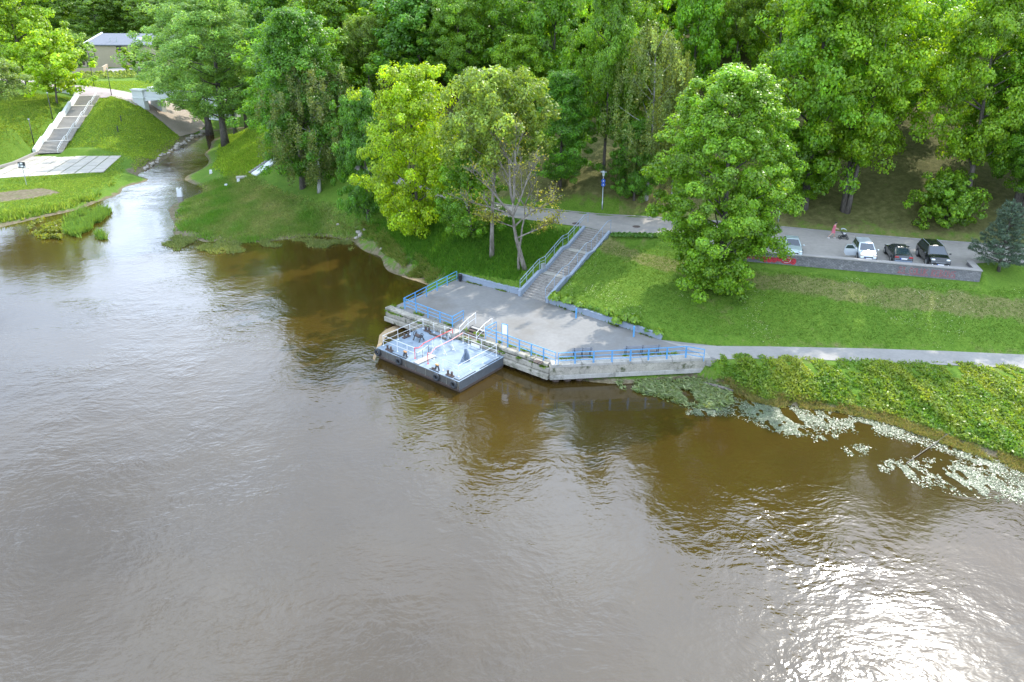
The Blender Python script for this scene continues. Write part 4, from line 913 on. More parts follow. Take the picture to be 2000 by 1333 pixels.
xb = prof_pts[1][0] + .5; bx = MB().box((0, 0, .24), (.42, .28, .5)).box((0, 0, .51), (.48, .34, .05)).build('meter_box', M['galv']); 
q = ST_B[:2] + ST_D * xb + ST_N * (ST_W / 2 + .16); bx.location = (*q, DECK_Z + prof_pts[1][1] + .32); bx.rotation_euler = (0, 0, atan2(ST_D[1], ST_D[0])); tag(bx, 'small pale grey metal box fixed on the left cheek wall of the stairs', 'box')

# hostas
def leafy_plant(name, n, R, h, ls, base, m='leaf', asp=.55):
    a = rng.uniform(0, 6.283, n); f = rng.uniform(.1, 1, n) ** .6; p = np.stack([np.cos(a) * R * f, np.sin(a) * R * f, h * (1 - .75 * f ** 2) * rng.uniform(.5, 1.05, n)], 1)
    nz = np.stack([np.cos(a) * f * .9, np.sin(a) * f * .9, .75 + 0 * a], 1) + rng.normal(0, .25, (n, 3)); ax = np.stack([np.cos(a), np.sin(a), -.25 * f], 1)
    return leaf_mesh(name, p, nz, ls * rng.uniform(.7, 1.25, n), leafcols(n, base, .2, .3), M[m], asp, .1, ax)
hm = leafy_plant('hosta', 150, .52, .55, .34, (.14, .27, .035)); hm2 = leafy_plant('hosta', 120, .45, .42, .28, (.09, .21, .03))
HP = [(1085, 583, 1.25, 'large hosta at the left end of the planted wall next to the stairs'), (1109, 592, 1.1, 'large hosta second from the stairs on the planted wall'), (1133, 600, .85, 'medium hosta above the first blue bollard'), (1153, 607, .6, 'small dark hosta right of the first bollard'), (1166, 610, .6, 'small dark hosta at the middle of the planted wall'), (1187, 616, 1.0, 'bright hosta in the middle of the planted wall'), (1207, 624, 1.05, 'broad bright hosta at the left of the dense row before the second bollard'), (1224, 630, 1.0, 'bright hosta in the dense row before the second bollard'), (1240, 635, .95, 'bright hosta right behind the second bollard'), (1264, 643, .7, 'low dark hosta right of the second bollard'), (1286, 651, .95, 'round hosta at the right end of the planted wall')]
for a, b_, s_, lab in HP:
    q = G(a, b_); o = bpy.data.objects.new('hosta', hm if s_ > .8 else hm2); C.objects.link(o); o.location = (q[0], q[1], max(q[2] - .03, DECK_Z + .35)); o.rotation_euler = (0, 0, random.uniform(0, 6)); o.scale = (s_, s_, s_); tag(o, lab, 'plant', 'hostas on the planted wall')
for i in range(12):
    q = G(1200 + i * 10, 461 + (i > 6) * 1.5 + random.uniform(-.8, .8)); o = bpy.data.objects.new('edging_plant', hm2); C.objects.link(o); o.location = tuple(q); o.rotation_euler = (0, 0, random.uniform(0, 6)); o.scale = (1.0, 1.0, .9); o.color = (.75, .85, .8, 1); tag(o, 'dark leafy plant in the strip between park road and lawn at the stair head', 'plant', 'edging plants at the head of the stairs')

# ---------------------------------------------------------------- pontoon
PZ = 1.0; PA = P(736.8, 679.6, PZ); PANG = radians(-38.7); PL, PWD = 9.2, 5.3
pon = thing('pontoon', 'flat grey-blue landing pontoon with white and red rails moored at the quay', 'pontoon', (PA[0], PA[1], 0), PANG)
MB().add([(0, 0, .25), (PL, 0, .25), (PL, PWD, .25), (0, PWD, .25), (.0, 0, PZ - .03), (PL, 0, PZ - .03), (PL, PWD, PZ - .03), (0, PWD, PZ - .03)], [(0, 3, 2, 1), (0, 1, 5, 4), (2, 3, 7, 6), (3, 0, 4, 7)]).add([(PL, 0, .25), (PL, PWD, .25), (PL, PWD, PZ - .03), (PL, 0, PZ - .03)], [(0, 1, 2, 3)], 1).add([(0, 0, .25), (PL, 0, .25), (PL, PWD, .25), (0, PWD, .25), (.12, .28, -.3), (PL - .12, .28, -.3), (PL - .12, PWD - .2, -.3), (.12, PWD - .2, -.3)], [(0, 4, 5, 1), (1, 5, 6, 2), (2, 6, 7, 3), (3, 7, 4, 0)], 2).build('hull', [M['hull'], M['hull_dark'], M['rust']], pon)
MB().box((PL / 2, PWD / 2, PZ - .015), (PL + .06, PWD + .06, .03)).build('deck_plate', M['deck'], pon)
for i in range(8): MB().box((.62 + i * 1.12, -.012, .64), (1.0, .03, .52)).build('hull_panel', M['hull_panel'], pon)
for i in range(9): MB().box((.08 + i * 1.12, -.025, .64), (.06, .06, .62)).build('hull_rib', M['hull'], pon)
MB().box((PL / 2, -.03, .32), (PL, .07, .09)).build('rubbing_strake', M['rust'], pon)
for (u0, u1, v, l) in ((1.5, 3.4, .10, 0), (6.0, 7.0, .10, 0)): MB().box(((u0 + u1) / 2, v, PZ + .03), (u1 - u0, .05, .06)).build('toe_bar', M['dark_metal'], pon)
MB().bar((PL - .10, .12, PZ + .03), (PL - .10, 2.0, PZ + .03), .05).bar((PL - .6, .12, PZ + .03), (PL - .1, .12, PZ + .03), .05).bar((PL - .1, 2.5, PZ + .03), (PL - .1, 5.0, PZ + .03), .04).build('toe_bar', M['dark_metal'], pon)
def prail(pts, h=.95, mid=True, m='white', name='pontoon_rail', every=1.5, r=.021, postm=None):
    b = MB(); b.tube([(x, y, PZ + h) for x, y in pts], r, 6)
    if mid: b.tube([(x, y, PZ + h * .5) for x, y in pts], r * .8, 6)
    b.build(name, M[m], pon)
def ppost(x, y, h=.95, m='white', r=.028): MB().tube([(x, y, PZ - .01), (x, y, PZ + h)], r * .8, 6).lathe([(.07, 0), (.07, .02)], (x, y, PZ), 8).build('rail_post', M[m], pon)
FLp, FRp, BRp, BLp = (.12, .57), (8.64, .57), (8.64, 5.08), (.28, 5.05)
prail([(3.86, .60), FLp, BLp, (3.8, 5.08)]); prail([(5.33, .60), FRp, BRp, (4.95, 5.12)])
for x, y in [FLp, (1.83, .58), (3.0, .58), (.2, 2.15), (.25, 3.5), BLp, (1.6, 5.06), (2.9, 5.07), (7.0, .57), FRp, (8.64, 1.95), (8.64, 3.4), BRp, (7.0, 5.1), (5.6, 5.12), (4.95, 5.12)]: ppost(x, y)
for x, y in [(3.86, .60), (5.33, .60), (3.8, 5.08)]: ppost(x, y, .97, 'red', .036)
for sx, c, lo in ((3.80, 'red', 3.86), (5.12, 'pink_red', 5.33)):       # red rails of the gangway across the deck
    b = MB(); b.tube([(sx if sx < 4 else 4.95, 5.08, PZ + .93), (sx, 3.6, PZ + .93), (sx, 1.7, PZ + .93), (sx + .02, 1.35, PZ + .80), (lo, 1.0, PZ + .78), (lo, .62, PZ + .93)], .036 if sx < 4 else .03, 6); b.build('gangway_rail', M[c], pon)
    for y in (1.5, 2.65, 3.7): ppost(sx, y, .92)
    MB().tube([(sx, 3.6, PZ + .5), (sx + .35, 3.6, PZ)], .02, 5).tube([(sx, 2.6, PZ + .5), (sx + .35, 2.6, PZ)], .02, 5).build('brace', M['white'], pon)
for x, y in [(4.3, .4), (4.22, 1.1), (3.95, 2.04)]: ppost(x, y, .72, 'dark_metal', .022)
MB().tube([(4.3, .4, PZ + .7), (4.22, 1.1, PZ + .7), (3.95, 2.04, PZ + .7)], .02, 6).build('chain_rail', M['grey_metal'], pon)
MB().box((4.62, .95, PZ + .06), (.62, 1.9, .05), radians(-4)).build('gangplank', M['wood'], pon)
def twin_bollard(u, v, rz=0):
    b = MB(); b.box((u, v, PZ + .05), (.72, .26, .1), rz, 0)
    for k in (-1, 1): b.lathe([(.085, .08), (.085, .36), (.10, .37), (.10, .41), (.04, .42)], (u + cos(rz) * .2 * k, v + sin(rz) * .2 * k, PZ), 10, 1 if k == 9 else 0)
    return b.build('mooring_bollard', M['rust'], pon)
for u, v, a in [(1.18, .27, 0), (.42, 2.9, 1.5), (1.0, 4.85, 0), (8.05, .24, 0)]: twin_bollard(u, v, a)
def fork(u, v):
    b = MB(); b.bar((u - .20, v, PZ), (u - .06, v, PZ + .42), .10, .10).bar((u + .20, v, PZ), (u + .06, v, PZ + .42), .10, .10); b.build('fairlead', M['dark_metal'], pon)
    MB().box((u, v, PZ + .46), (.30, .14, .08)).build('fairlead_cap', M['orange'], pon)
fork(3.03, .32); fork(6.62, .32)
b = MB(); u, v = 1.65, 3.1                   # hand winch
for k in (-1, 1): b.bar((u + .35 * k, v - .25, PZ), (u + .35 * k, v + .1, PZ + .62), .07).bar((u + .35 * k, v + .35, PZ), (u + .35 * k, v + .05, PZ + .62), .07).torus((u + .38 * k, v + .03, PZ + .55), (1, 0, 0), .20, .03, 14, 5)
b.tube([(u - .4, v + .03, PZ + .5), (u + .4, v + .03, PZ + .5)], .04, 6).build('winch_frame', M['dark_metal'], pon)
MB().tube([(u - .26, v + .03, PZ + .42), (u + .26, v + .03, PZ + .42)], .15, 10).build('winch_drum', M['rust'], pon)
b = MB(); b.prism([(7.0, 2.9), (7.55, 2.9), (7.55, 3.05), (7.0, 3.05)], PZ, PZ + .12); u = 7.25  # steel bracket
b.add([(7.0, 2.92, PZ), (7.62, 2.92, PZ), (7.52, 2.92, PZ + .55), (7.30, 2.92, PZ + .98), (7.12, 2.92, PZ + .98), (7.0, 3.05, PZ), (7.62, 3.05, PZ), (7.52, 3.05, PZ + .55), (7.30, 3.05, PZ + .98), (7.12, 3.05, PZ + .98)], [(0, 1, 2, 3, 4), (9, 8, 7, 6, 5), (0, 5, 6, 1), (1, 6, 7, 2), (2, 7, 8, 3), (3, 8, 9, 4), (4, 9, 5, 0)])
b.bar((7.1, 2.5, PZ), (7.2, 2.95, PZ + .75), .12, .05); b.build('steel_bracket', M['slate'], pon)
MB().bar((1.45, 4.62, PZ + .07), (3.4, 4.66, PZ + .07), .12).build('timber', M['dark_wood'], pon)
MB().tube([(3.45, 4.9, PZ), (3.45, 4.9, PZ + .45), (3.55, 4.9, PZ + .52), (3.65, 4.9, PZ + .45), (3.65, 4.9, PZ + .25)], .03, 6).build('pipe_hook', M['white'], pon)
MB().tube([(2.55, 4.9, PZ), (2.55, 4.9, PZ + .5), (2.65, 4.9, PZ + .55)], .03, 6).build('pipe_hook', M['white'], pon)
MB().bar((6.0, 4.95, PZ + .28), (6.95, 4.95, PZ + .28), .03, .24).build('name_board', M['white'], pon)
MB().tube([(6.1, .24, PZ + .06), (6.3, .30, PZ + .05), (6.45, .26, PZ + .09)], .07, 7).build('mooring_hook', M['rust'], pon)
for u, lab in [(.18, 'round tyre fender at the upstream corner of the pontoon side'), (2.72, 'tyre fender second from the upstream corner of the pontoon'), (6.95, 'tyre fender hanging near the middle of the downstream half of the pontoon'), (8.78, 'worn greenish tyre fender at the front corner of the pontoon')]:
    ty = MB().torus((0, 0, 0), (0, 1, 0), .23, .11, 18, 8).build('tyre_fender', M['rubber'], smooth=True); q = (PA[0] + cos(PANG) * u - sin(PANG) * -.15, PA[1] + sin(PANG) * u + cos(PANG) * -.15, .68); ty.location = q; ty.rotation_euler = (0, 0, PANG); tag(ty, lab, 'tyre', 'tyre fenders on the pontoon side')

# ---------------------------------------------------------------- car park wall with graffiti
WA = P(1425, 508, 5.0); WB = P(1913, 551.5, 5.0); wd = (WB - WA)[:2]; WLn = float(np.linalg.norm(wd)); wang = atan2(wd[1], wd[0])
cpw = thing('car_park_wall', 'long grey brick retaining wall below the parked cars with red graffiti', 'wall', (WA[0], WA[1], 5.0), wang)
MB().box((WLn / 2, .2, .32), (WLn, .40, 1.35)).build('wall_body', M['brick'], cpw)
MB().box((WLn / 2 + .02, .24, 1.04), (WLn + .1, .60, .10)).build('wall_cap', M['kerb'], cpw, bevel=.01)
MB().box((WLn - .22, 1.55, .32), (.40, 2.3, 1.35)).build('return_wall', M['brick'], cpw)
MB().box((WLn - .22, 1.62, 1.035), (.58, 2.15, .09)).build('return_cap', M['kerb'], cpw)
def ribbon(b, pts, w, y=-.006, mi=0):
    for (x0, z0), (x1, z1) in zip(pts[:-1], pts[1:]):
        dx_, dz_ = x1 - x0, z1 - z0; L = sqrt(dx_ * dx_ + dz_ * dz_) + 1e-6; nx, nz = -dz_ / L * w / 2, dx_ / L * w / 2; ex, ez = dx_ / L * w * .3, dz_ / L * w * .3
        b.add([(x0 - ex - nx, y, z0 - ez - nz), (x0 - ex + nx, y, z0 - ez + nz), (x1 + ex + nx, y, z1 + ez + nz), (x1 + ex - nx, y, z1 + ez - nz)], [(0, 3, 2, 1)], mi)
def arc(cx, cz, rx, rz_, a0=0, a1=360, n=14): return [(cx + rx * cos(radians(a0 + (a1 - a0) * i / n)), cz + rz_ * sin(radians(a0 + (a1 - a0) * i / n))) for i in range(n + 1)]
def sx_(px): q = P(px, 530, 5.5); return float((q - WA)[:2] @ (wd / WLn))
x0 = sx_(1497); b = MB()                     # filled red lettering and ringed emblem
r = random.Random(8)
for i in range(7):
    cx = x0 + i * .42; b.add([(x, -.004 - .0011 * (i % 2), z) for x, z in arc(cx, .44 + r.uniform(-.06, .08), .27, .30 + r.uniform(-.05, .05), n=11)[:-1]], [tuple(range(11))[::-1]])
b.build('graffiti_fill', M['graffiti'], cpw)
b = MB()
for i in range(7): ribbon(b, arc(x0 + i * .42, .46, .13, .17, r.uniform(0, 90), 270 + r.uniform(0, 60), 9), .035, -.010)
b.build('graffiti_outline', M['graffiti_dark'], cpw)
b = MB(); cx = sx_(1541); ribbon(b, arc(cx, .47, .50, .34, n=20), .07, -.008); ribbon(b, arc(cx - .05, .47, .20, .18, 20, 300, 12), .07, -.008); ribbon(b, [(cx - .3, .3), (cx + .1, .62), (cx + .25, .35)], .05, -.009); b.build('graffiti_ring', M['graffiti'], cpw)
b = MB(); ribbon(b, arc(cx, .47, .34, .24, n=16), .06, -.007); b.build('graffiti_halo', M['graffiti_grey'], cpw)
b = MB(); xs = sx_(1445)
for i in range(9):
    q = xs + i * .22 * 1.1; ribbon(b, [(q, .25 + r.uniform(0, .1)), (q + .08, .7 + r.uniform(-.1, .1)), (q + .18, .3), (q + .26, .62)], .05, -.005)
b.build('graffiti_tag', M['graffiti'], cpw)
GLY = {'2': [[(0, .8), (.2, 1), (.5, .95), (.55, .7), (0, 0), (.6, .05)]], '3': [[(0, .95), (.5, .95), (.25, .55), (.55, .3), (.3, 0), (0, .05)]], 'C': [[(.55, .9), (.2, 1), (0, .5), (.2, 0), (.6, .1)]], 'O': [arc(.3, .5, .3, .5, n=10)], 'L': [[(0, 1), (0, 0), (.55, .05)]], 'B': [[(0, 0), (0, 1), (.45, .9), (.1, .55), (.55, .3), (0, 0)]], 'U': [[(0, 1), (.05, .1), (.5, .1), (.55, 1)]], 'K': [[(0, 0), (0, 1)], [(.55, 1), (.05, .5), (.6, 0)]], 'R': [[(0, 0), (0, 1), (.5, .85), (.05, .5), (.6, 0)]], 'E': [[(.5, 1), (0, .95), (0, 0), (.55, 0)], [(0, .5), (.4, .5)]], 'V': [[(0, 1), (.3, 0), (.6, 1)]], 'S': [[(.55, .9), (.1, .95), (.1, .6), (.5, .45), (.5, .05), (0, .1)]]}
for txt, pa, pb in (('23 COLUK', 1757, 1812), ('REBOVS', 1818, 1862)):
    b = MB(); xa, xb_ = sx_(pa), sx_(pb); st_ = (xb_ - xa) / len(txt)
    for i, ch in enumerate(txt):
        for stroke in GLY.get(ch, []): ribbon(b, [(xa + i * st_ + u * st_ * 1.35, .22 + v * .55 + r.uniform(-.05, .05)) for u, v in stroke], .045, -.006 - .0007 * (i % 3))
    ribbon(b, [(xa - .1, .2), (xb_, .16)], .03, -.009); b.build('graffiti_tag', M['graffiti_faded'], cpw)

# ---------------------------------------------------------------- cars
def make_car(label, pos, rz, L, Wd, H, body, style, lights='head_glass', plate=True, open_door=False):
    """x forward, y left, origin on the ground under the middle"""
    t = thing('parked_car', label, 'car', pos, rz, 'cars parked along the car park wall'); hw = Wd / 2
    # stations: x, top height, half width
    if style == 'sedan':   S = [(-L / 2, .62, .80), (-L / 2 + .10, .86, .92), (-L / 2 + .75, .93, .98), (-.9, .92, 1), (.55, .92, 1), (1.0, .90, .98), (L / 2 - .35, .76, .93), (L / 2 - .08, .62, .85), (L / 2, .48, .72)]; cab = (-1.55, 1.02, -.75, .22); zb, wb_, wt_ = .90, .90, .66
    elif style == 'lift':  S = [(-L / 2, .60, .82), (-L / 2 + .08, .92, .92), (-L / 2 + .5, .98, .97), (-.9, .93, 1), (.55, .92, 1), (1.0, .90, .98), (L / 2 - .35, .74, .93), (L / 2 - .08, .60, .85), (L / 2, .46, .72)]; cab = (-1.95, 1.0, -.85, .20); zb, wb_, wt_ = .92, .90, .66
    elif style == 'hatch': S = [(-L / 2, .62, .85), (-L / 2 + .08, .92, .95), (-L / 2 + .4, .98, .98), (-.6, .96, 1), (.7, .95, 1), (1.0, .94, .97), (L / 2 - .35, .80, .92), (L / 2 - .08, .64, .84), (L / 2, .46, .7)]; cab = (-L / 2 + .12, 1.12, -L / 2 + .42, .38); zb, wb_, wt_ = .94, .92, .70
    else:                  S = [(-L / 2, .70, .88), (-L / 2 + .08, 1.05, .95), (-L / 2 + .4, 1.12, .98), (-.8, 1.08, 1), (.8, 1.08, 1), (1.15, 1.06, .98), (L / 2 - .35, .96, .95), (L / 2 - .08, .80, .9), (L / 2, .55, .78)]; cab = (-L / 2 + .12, 1.25, -L / 2 + .50, .45); zb, wb_, wt_ = 1.06, .92, .70
    b = MB(); n = 13; vs_ = []; fs = []
    for x, zt, k in S:
        w = hw * k; z0 = .24
        half = [(0, z0), (w * .80, z0), (w * .97, z0 + .10), (w, .55 * zt + .08), (w * .96, zt - .10), (w * .86, zt - .015), (0, zt + .02)]
        ring = half + [(-y, z) for y, z in half[-2:0:-1]]; n = len(ring); vs_ += [(x, y, z) for y, z in ring]
    for i in range(len(S) - 1):
        for k in range(n): fs.append((i * n + k, i * n + (k + 1) % n, (i + 1) * n + (k + 1) % n, (i + 1) * n + k))
    fs.append(tuple(range(n))); fs.append(tuple((len(S) - 1) * n + k for k in range(n))[::-1]); b.add(vs_, fs)
    bo = b.build('body', body, t, smooth=False, bevel=.03)
    xr, xf, xr2, xf2 = cab; zr = H
    bot = [(xr, -hw * wb_), (xf, -hw * wb_), (xf, hw * wb_), (xr, hw * wb_)]; top = [(xr2, -hw * wt_), (xf2, -hw * wt_), (xf2, hw * wt_), (xr2, hw * wt_)]
    V = [Vector((*p, zb - .06)) for p in bot] + [Vector((*p, zr - .05)) for p in top]
    cbn = MB().add(V + [Vector((xr2 + .15, 0, zr)), Vector((xf2 - .15, 0, zr))], [(0, 1, 5, 4), (1, 2, 6, 5), (2, 3, 7, 6), (3, 0, 4, 7), (4, 5, 9, 8), (7, 8, 9, 6), (4, 8, 7), (5, 6, 9)]).build('cabin', body, t, bevel=.035)
    def pane(name, q, u0, u1, v0, v1, off=.012):
        a, bb, c, d = q; nrm = (bb - a).cross(d - a).normalized(); pt = lambda u, v: (a.lerp(bb, u)).lerp(d.lerp(c, u), v)
        pts = [pt(u0, v0), pt(u1, v0), pt(u1, v1), pt(u0, v1)]; o_ = MB().add([p + nrm * off for p in pts] + [p - nrm * .02 for p in pts], [(0, 1, 2, 3), (0, 4, 5, 1), (1, 5, 6, 2), (2, 6, 7, 3), (3, 7, 4, 0)]); return o_.build(name, M['car_glass'], t)
    pane('windscreen', (V[1], V[2], V[6], V[5]), .07, .93, .10, .93); pane('rear_window', (V[3], V[0], V[4], V[7]), .10, .90, .16, .90)
    for q in ((V[0], V[1], V[5], V[4]), (V[2], V[3], V[7], V[6])):
        m_ = q[0].x < q[1].x; pane('side_window', q, .08 if m_ else .50, .48 if m_ else .92, .16, .88); pane('side_window', q, .52 if m_ else .08, .92 if m_ else .46, .16, .88)
    wr = .30 if style != 'suv' else .36
    for sx in (L * .30, -L * .30):
        for sy in (-1, 1):
            y = sy * (hw - .09); w = MB().tube([(sx, y - sy * .09, wr), (sx, y + sy * .105, wr)], wr, 18).build('wheel', M['rubber'], t); w['label'] = None if True else ''
            del w['label']
            MB().tube([(sx, y + sy * .10, wr), (sx, y + sy * .115, wr)], wr * .62, 12).build('rim', M['alloy'], w)
            MB().tube([(sx, sy * (hw - .03), wr + .02), (sx, sy * (hw + .004), wr + .02)], wr + .07, 18).build('wheel_arch', M['black'], t)
    zf = S[-2][1]
    for sy in (-1, 1):
        MB().ball((L / 2 - .14, sy * hw * .66, zf + .02), (.13, .19, .10), 10, 6).build('headlight', M[lights], t, smooth=True)
        MB().box((-L / 2 + .045, sy * hw * .68, S[1][1] - .13), (.10, .34, .15)).build('tail_light', M['tail_glass'], t, bevel=.02)
        MB().ball((xf - .22, sy * (hw + .11), zb + .06), (.06, .11, .075), 8, 5).build('mirror', body if style != 'lift' else M['black'], t, smooth=True)
        for xx in (.15, -.75): MB().box((xx, sy * (hw + .005), zb - .14), (.17, .03, .03)).build('door_handle', body, t)
    MB().box((L / 2 - .03, 0, .50), (.10, Wd * .46, .11)).build('grille', M['black'], t); MB().box((L / 2 - .02, 0, .32), (.10, Wd * .80, .15)).build('front_bumper', M['black'] if style == 'suv' else M['rubber'] if style == 'hatch' else body, t, bevel=.02)
    MB().box((-L / 2 + .01, 0, .42), (.12, Wd * .86, .20)).build('rear_bumper', M['slate'] if style == 'lift' else body, t, bevel=.03)
    if plate:
        for x in (L / 2 + .035, -L / 2 - .055):
            z = .40 if x > 0 else .68; pl = MB().box((x, 0, z), (.02, .54, .13)).build('number_plate', M['white'], t); MB().box((x, -.24 if x > 0 else .24, z), (.026, .06, .13)).build('plate_band', M['euro_blue'], pl)
    if style == 'suv':
        for sy in (-1, 1): MB().tube([(xr2 + .2, sy * hw * .64, zr + .02), (xf2 - .1, sy * hw * .64, zr + .02)], .025, 6).build('roof_rail', M['galv'], t)
        MB().box((L / 2 + .012, 0, .60), (.03, Wd * .44, .03)).build('grille_bar', M['galv'], t)
        for sy in (-1, 1): MB().ball((L / 2 - .02, sy * hw * .70, .36), (.05, .09, .07), 8, 5).build('fog_lamp', M['head_glass'], t, smooth=True)
    if open_door:                             # passenger-side door swung wide open
        h0 = Vector((.86, -hw - .01, 0)); d = Vector((sin(radians(4)), -cos(radians(4)), 0)); Ld = 1.12
        q = lambda u, z: h0 + d * (u * Ld) + Vector((0, 0, z)); out = [q(0, .32), q(.82, .30), q(1.0, .62), q(.98, .96), q(.82, 1.36), q(.36, 1.38), q(.10, 1.02), q(0, .9)]
        nrm = Vector((d.y, -d.x, 0)) * .045; dv = MB().add([p + nrm for p in out] + [p - nrm for p in out], [tuple(range(8)), tuple(range(15, 7, -1))] + [(i, 8 + i, 8 + (i + 1) % 8, (i + 1) % 8) for i in range(8)]).build('open_door', body, t)
        dv['label'] = 'door swung wide open on the left side in the photo'
        wv = [q(.14, .98), q(.92, .98), q(.79, 1.30), q(.40, 1.31)]; MB().add([p + nrm * 1.12 for p in wv] + [p - nrm * 1.12 for p in wv], [(0, 1, 2, 3), (7, 6, 5, 4)]).build('door_window', M['car_glass'], dv)
    return t
away = np.array([-wd[1], wd[0]]) / WLn; face = atan2(-away[1], -away[0])
def park(px, py, L, dist=0.0): q = P(px, py, PARK_Z); c_ = q[:2] + away * (L / 2 + dist); return (c_[0], c_[1], PARK_Z)
make_car('silver-green saloon parked leftmost, its nose against the wall', park(1548, 505, 4.2), face + .03, 4.2, 1.70, 1.40, M['silver_paint'], 'sedan')
make_car('pale silver hatchback with one door swung wide open', park(1693, 514, 3.65, .1), face + .05, 3.65, 1.66, 1.50, M['pale_paint'], 'hatch', 'amber_glass', open_door=True)
make_car('dark grey liftback parked with its tail lights and rear towards the wall', park(1762, 520, 4.3, .05), face + pi + .02, 4.3, 1.70, 1.40, M['dark_paint'], 'lift')
make_car('glossy black off-roader parked rightmost with its headlights towards the wall', park(1832, 526, 4.35), face + .06, 4.4, 1.84, 1.68, M['black_paint'], 'suv')

# ---------------------------------------------------------------- person with a pushchair
def skin_body(name, joints, edges, m, parent, sub=2):
    me = bpy.data.meshes.new(name); me.from_pydata([j[0] for j in joints], edges, []); o = bpy.data.objects.new(name, me); C.objects.link(o); o.parent = parent
    s_ = o.modifiers.new('skin', 'SKIN'); s_.use_smooth_shade = True
    for i, j in enumerate(joints): me.skin_vertices[0].data[i].radius = (j[1], j[2] if len(j) > 2 else j[1]); me.skin_vertices[0].data[i].use_root = (i == 0)
    u = o.modifiers.new('sub', 'SUBSURF'); u.levels = u.render_levels = sub; me.materials.append(m); return o
pp_ = P(1626, 465.5, PARK_Z); per = thing('person', 'person in a pink dress walking and pushing a pushchair on the park road', 'person', pp_, atan2(wd[1], wd[0]))
J = [((0, 0, .93), .11, .13), ((.03, 0, 1.15), .095, .12), ((.07, 0, 1.34), .09, .13), ((.10, 0, 1.43), .05), ((.13, 0, 1.50), .065, .06), ((.15, 0, 1.58), .085, .075), ((.15, 0, 1.65), .05)]
Eg = [(0, 1), (1, 2), (2, 3), (3, 4), (4, 5), (5, 6)]
def limb(start, pts):
    p_ = start
    for q in pts: J.append(q); Eg.append((p_, len(J) - 1)); p_ = len(J) - 1
    return p_
limb(0, [((.03, .09, .86), .085), ((.17, .10, .50), .055), ((.14, .10, .26), .048), ((.12, .10, .09), .033), ((.24, .10, .04), .028)])
limb(0, [((-.02, -.09, .86), .085), ((-.13, -.10, .50), .055), ((-.30, -.10, .30), .048), ((-.43, -.10, .14), .033), ((-.36, -.10, .04), .027)])
for sy in (1, -1):
    wr_ = limb(2, [((.07, sy * .165, 1.34), .05), ((.13, sy * .20, 1.08), .038), ((.38, sy * .16, 1.00), .027), ((.44, sy * .15, 1.00), .026)])
    for k in range(4): limb(wr_, [((.49, sy * (.13 + .018 * k), 1.01), .009), ((.51, sy * (.13 + .018 * k), .985), .008), ((.49, sy * (.13 + .018 * k), .968), .007)])
    limb(wr_, [((.45, sy * .115, .985), .009), ((.475, sy * .12, .965), .008)])
skin_body('body', J, Eg, M['skin'], per)
b = MB(); rings = [(-.01, .56, .185, .20), (.0, .75, .165, .185), (.01, .93, .15, .175), (.03, 1.12, .125, .155), (.06, 1.30, .125, .185), (.08, 1.39, .085, .13)]; vv = []
for x, z, a, c_ in rings: vv += [(x + a * cos(2 * pi * k / 14), c_ * sin(2 * pi * k / 14), z) for k in range(14)]
b.add(vv, [(i * 14 + k, i * 14 + (k + 1) % 14, (i + 1) * 14 + (k + 1) % 14, (i + 1) * 14 + k) for i in range(5) for k in range(14)])
for sy in (1, -1): b.tube([(.075, sy * .13, 1.36), (.08, sy * .19, 1.28), (.11, sy * .205, 1.16)], [.07, .065, .06], 8)
b.build('dress', M['dress'], per, smooth=True)
hr = MB().ball((.125, 0, 1.615), (.105, .09, .095), 12, 8).ball((.02, 0, 1.60), (.05, .05, .05), 8, 6).build('hair', M['hair'], per, smooth=True)
MB().ball((.235, 0, 1.56), (.018, .014, .018), 6, 5).build('nose', M['skin'], per, smooth=True)
for sy in (1, -1): MB().ball((.218, sy * .032, 1.585), (.01, .012, .008), 6, 5).build('eye', M['black'], per); MB().ball((.15, sy * .083, 1.565), (.018, .01, .03), 6, 5).build('ear', M['skin'], per); 
MB().box((.226, 0, 1.525), (.012, .04, .01)).build('mouth', M['dress'], per)
for x, y in ((.20, .10), (-.38, -.10)): MB().box((x, y, .025), (.24, .09, .05)).build('shoe', M['white'], per, bevel=.015)
q = P(1644, 466, PARK_Z); st_ = thing('pushchair', 'grey hooded pushchair pushed by the person in pink', 'pushchair', (pp_[0] + .98 * wd[0] / WLn, pp_[1] + .98 * wd[1] / WLn, PARK_Z), atan2(wd[1], wd[0]))
b = MB()
for sy in (.24, -.24): b.tube([(-.48, sy, 1.0), (-.30, sy, .72), (.38, sy, .16)], .018, 6).tube([(-.30, sy, .14), (.12, sy, .55), (.18, sy, .62)], .018, 6)
b.tube([(-.48, -.24, 1.0), (-.48, .24, 1.0)], .02, 6).build('frame', M['dark_metal'], st_)
b = MB(); vv = []
for i in range(8):
    a = radians(8 + i * 17); vv += [(-.02 + .34 * cos(a + radians(20)) * 1.0, y, .78 + .30 * sin(a + radians(5))) for y in (-.23, -.08, .08, .23)]
b.add(vv, [(i * 4 + k, i * 4 + k + 1, i * 4 + k + 5, i * 4 + k + 4) for i in range(7) for k in range(3)]).build('hood', M['grey_cloth'], st_, smooth=True)
MB().bar((-.22, 0, .78), (-.06, 0, .45), .40, .05).bar((-.08, 0, .45), (.26, 0, .48), .40, .06).bar((.26, 0, .48), (.36, 0, .25), .36, .05).build('seat', M['black'], st_)
MB().ball((.05, 0, .56), (.16, .15, .10), 8, 6).build('blanket', M['white'], st_, smooth=True)
for x, y, r_ in ((-.32, .27, .14), (-.32, -.27, .14), (.40, .20, .10), (.40, -.20, .10)): MB().torus((x, y, r_), (0, 1, 0), r_ - .03, .03, 14, 6).build('wheel', M['rubber'], st_, smooth=True)
MB().box((.02, 0, .27), (.42, .34, .12)).build('basket', M['black'], st_)

